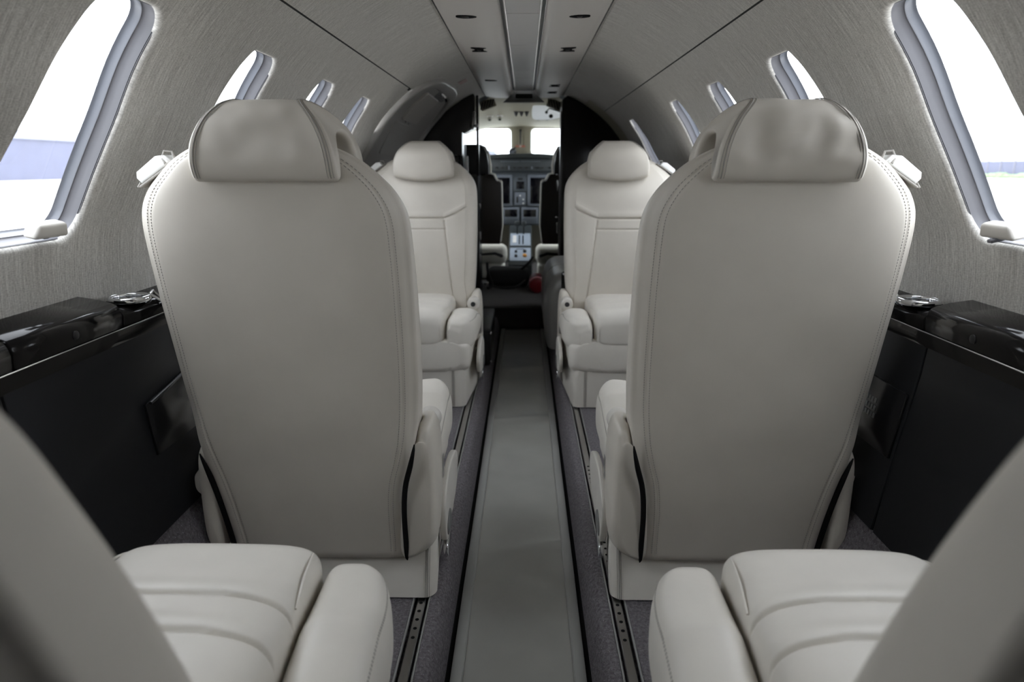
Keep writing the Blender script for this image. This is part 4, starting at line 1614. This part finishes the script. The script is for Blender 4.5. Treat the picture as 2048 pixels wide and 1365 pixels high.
MB().add(rbox(-.018, .018, -.002, .010, -.07, .07, .004, 2)).build('mount', M['cream'], e)
e = empty('placard', (-.032, 5.992, 1.022), label='small salmon placard on the windshield post', cat='sign')
MB().add(rbox(-.040, .040, -.002, .006, -.008, .008, .001, 1)).build('plate', M['placard'], e)
MB().add(rbox(-.008, .008, -.004, .0, -.006, .006, .001, 1)).build('pictogram', M['white'], e)
e = empty('swivel_fan', (-.105, 5.93, .985), label='small black swivel fan beside the windshield post', cat='fan')
MB().add(lathe([(0, 0), (.020, 0), (.030, .012), (.032, .030), (.020, .040), (0, .040)], 18), xf((0, .012, 0), rx=PI / 2 + .3, rz=.4)).build('housing', M['black'], e)
MB().add(lathe([(0, 0), (.016, 0), (.014, .003), (0, .003)], 14), xf((.010, -.030, -.012), rx=PI / 2 + .3, rz=.4)).build('hub', M['panel_l'], e)
MB().add(tube([(0, .02, .005), (.035, .07, .03)], .006, 8)).build('stem', M['black'], e)

# ================================================================== forward cabin odds and ends
loc = (.30, 3.50, 0)
root = empty('upholstered_bench', loc, label='rounded mid grey leather side-facing seat by the cockpit step', cat='seat')
pin = Matrix.Translation(-Vector(loc))
prof = spline([(.120, .004), (.106, .08), (.103, .18), (.108, .27), (.128, .335), (.165, .366), (.22, .372), (.34, .370), (.47, .365)], 4, closed=False)
poly = prof + [(.47, .004)]
rings = []
for y, ins in [(3.16, .05), (3.165, .028), (3.18, .012), (3.20, .003), (3.23, 0), (3.45, 0), (3.48, 0), (3.70, 0), (3.80, .0), (3.86, .006), (3.89, .02), (3.90, .05)]:
    rings.append([(x + ins * max(0, min(1, (.25 - x) / .1)), y, max(.003, z - ins * max(0, min(1, (z - .2) / .1)))) for x, z in poly])
v, f = loft(rings)
bm = bmesh.new(); bv = [bm.verts.new(p) for p in v]
for q_ in f: bm.faces.new([bv[i] for i in q_])
bmesh.ops.recalc_face_normals(bm, faces=bm.faces)
MB().add(from_bm(bm), pin).build('upholstery', M['sidelea'], root, ang=60)
MB().add(tube([(x - .0005, 3.46, z + .0005) for x, z in prof], .0016, 6), pin).build('seam', M['thread'], root)
loc = (.24, 3.02, .0)
root = empty('folding_table', loc, label='black folded table panel with chrome corner behind the far right seat', cat='table')
pin = Matrix.Translation(-Vector(loc))
MB().add(rbox(.172, .30, 3.00, 3.03, .06, .402, .012, 3), pin).build('leaf', M['gloss'], root)
MB().add(rbox(.174, .30, 2.995, 3.035, .004, .07, .004, 2), pin).build('foot', M['black'], root)
MB().add(rbox(.176, .196, 2.994, 3.0, .388, .398, .003, 2), pin).build('corner_cap', M['chrome'], root)
loc = (-.175, 3.08, .0)
root = empty('step_box', loc, label='low black box on the carpet by the entry, left of the runner', cat='box')
pin = Matrix.Translation(-Vector(loc))
MB().add(rbox(-.215, -.140, 2.88, 3.32, .003, .165, .010, 3), pin).build('body', M['cabinet'], root)
MB().add(rbox(-.214, -.138, 2.878, 3.322, .150, .172, .006, 2), pin).build('lid', M['black'], root)
for z in (.150, .02):
    MB().add(rbox(-.1405, -.134, 2.885, 2.897, z - .006, z + .006, .002, 2), pin).build('stud', M['chrome'], root)

loc = (.088, 4.32, .063)
root = empty('fire_extinguisher', loc, label='dark red fire extinguisher lying on the raised floor by the side seat', cat='fire extinguisher')
MB().add(lathe([(.0, 0), (.030, 0), (.044, .006), (.050, .020), (.050, .24), (.045, .27), (.02, .29), (.018, .31), (0, .31)], 28), xf((0, 0, .051), rx=-PI / 2)).build('cylinder', M['red'], root)
MB().add(tube([(.0505 * math.cos(a), .035, .051 + .0505 * math.sin(a)) for a in np.linspace(rad(25), rad(150), 14)], .006, 6)).build('label_band', M['pink'], root)
MB().add(rbox(-.014, .014, .31, .37, .03, .075, .006, 2)).build('valve', M['black'], root)
loc = (-.085, 4.60, .063)
root = empty('crew_bag', loc, label='soft black bag with loose straps on the raised floor before the pedestal', cat='bag')
b = rbox(-.17, .13, -.05, .20, .0, .115, .05, 5)
v = [(p[0] + .010 * nz3(p, 9), p[1] + .012 * nz3((p[1], p[2], p[0]), 9), max(0, p[2] + .014 * nz3((p[2], p[0], p[1]), 8) * (1 if p[2] > .02 else 0))) for p in b[0]]
MB().add((v, b[1])).build('bag_body', M['bag'], root, ang=80)
for pts in ([(-.17, -.06, .03), (-.12, -.10, .02), (-.04, -.12, .012), (.04, -.10, .015), (.10, -.05, .05)], [(-.16, 0, .16), (-.15, -.06, .10), (-.12, -.11, .03), (-.15, -.14, .012)], [(.07, .02, .11), (.12, .0, .16), (.15, .02, .20)]):
    MB().add(tube(spline(pts, 5, closed=False), .009, 6)).build('strap', M['bag'], root)
MB().add(rbox(-.165, -.145, -.125, -.115, .02, .05, .003, 2)).build('buckle', M['steel'], root)

# ================================================================== outside
GZ = -1.25
struct(MB().add(rbox(-600, 600, -300, 900, GZ - .2, GZ)).build('ground', M['apron']))


def building(name, x0, x1, y0, y1, h, m, label, n_door=0, face='x', roof=None):
    root = empty(name, ((x0 + x1) / 2, (y0 + y1) / 2, GZ), label=label, cat='building')
    iv = Matrix.Translation((-(x0 + x1) / 2, -(y0 + y1) / 2, -GZ))
    MB().add(rbox(x0, x1, y0, y1, GZ, GZ + h), iv).build('walls', m, root, False)
    MB().add(prism([(x0 - .4, GZ + h), (x1 + .4, GZ + h), ((x0 + x1) / 2, GZ + h + 2.2)], y1 - y0 + .8, plane='XZ', at=y0 - .4), iv).build('roof', roof or M['whitewall'], root, False)
    fx = x1 if x1 < 0 else x0
    sg = 1 if x1 < 0 else -1
    step = (y1 - y0) / (n_door + 1) if n_door else 0
    for k in range(n_door):
        yc = y0 + step * (k + 1)
        MB().add(rbox(min(fx, fx + sg * .15), max(fx, fx + sg * .15), yc - step * .3, yc + step * .3, GZ, GZ + h * .62), iv).build('hangar_door', M['tanwall'], root, False)
    return root


building('hangar', -104, -82, 40, 330, 6.6, M['bluewall'], 'long blue-grey hangar across the apron seen through the left windows', 0, roof=M['bluewall'])
building('white_hangar', -190, -150, 60, 420, 13.0, M['whitewall'], 'tall white hangar behind the blue one seen through the left windows', 4)
building('warehouse', 135, 175, 60, 380, 11.5, M['tanwall'], 'pale warehouse beyond the fence seen through the right windows', 5)
building('far_hangar', -62, -14, 330, 350, 9.5, M['bluewall'], 'low blue hangar far ahead seen through the left windshield', 0, roof=M['bluewall'])
root = empty('fence', (96, 170, GZ), label='long dark railing fence along the apron seen through the right windows', cat='fence')
for z in (.5, 3.4):
    MB().add(rbox(-.06, .06, -110, 130, z, z + .15)).build('rail', M['fence'], root, False)
MB().add(rbox(.05, .09, -110, 130, .6, 3.3)).build('mesh_screen', M['bluewall'], root, False)
me_ = MB().add(rbox(-.08, .08, -.08, .08, 0, 3.9)).mesh('post', M['fence'], False)
for k in range(60):
    link('post', me_, root, loc=(0, -106 + k * 4, 0))
root = empty('hedge', (94.5, 170, GZ), label='low green hedge along the foot of the dark fence', cat='hedge')
mb = MB()
for k in range(110):
    y = -108 + k * 2.2
    b = rbox(-.6, .6, -1.3, 1.3, 0, .75 + .35 * random.random(), .35, 2)
    mb.add(([(p[0] + random.uniform(-.1, .1), p[1] + y, p[2]) for p in b[0]], b[1]))
o = mb.build('foliage', M['hedge'], root, False); tag(o, kind='stuff')
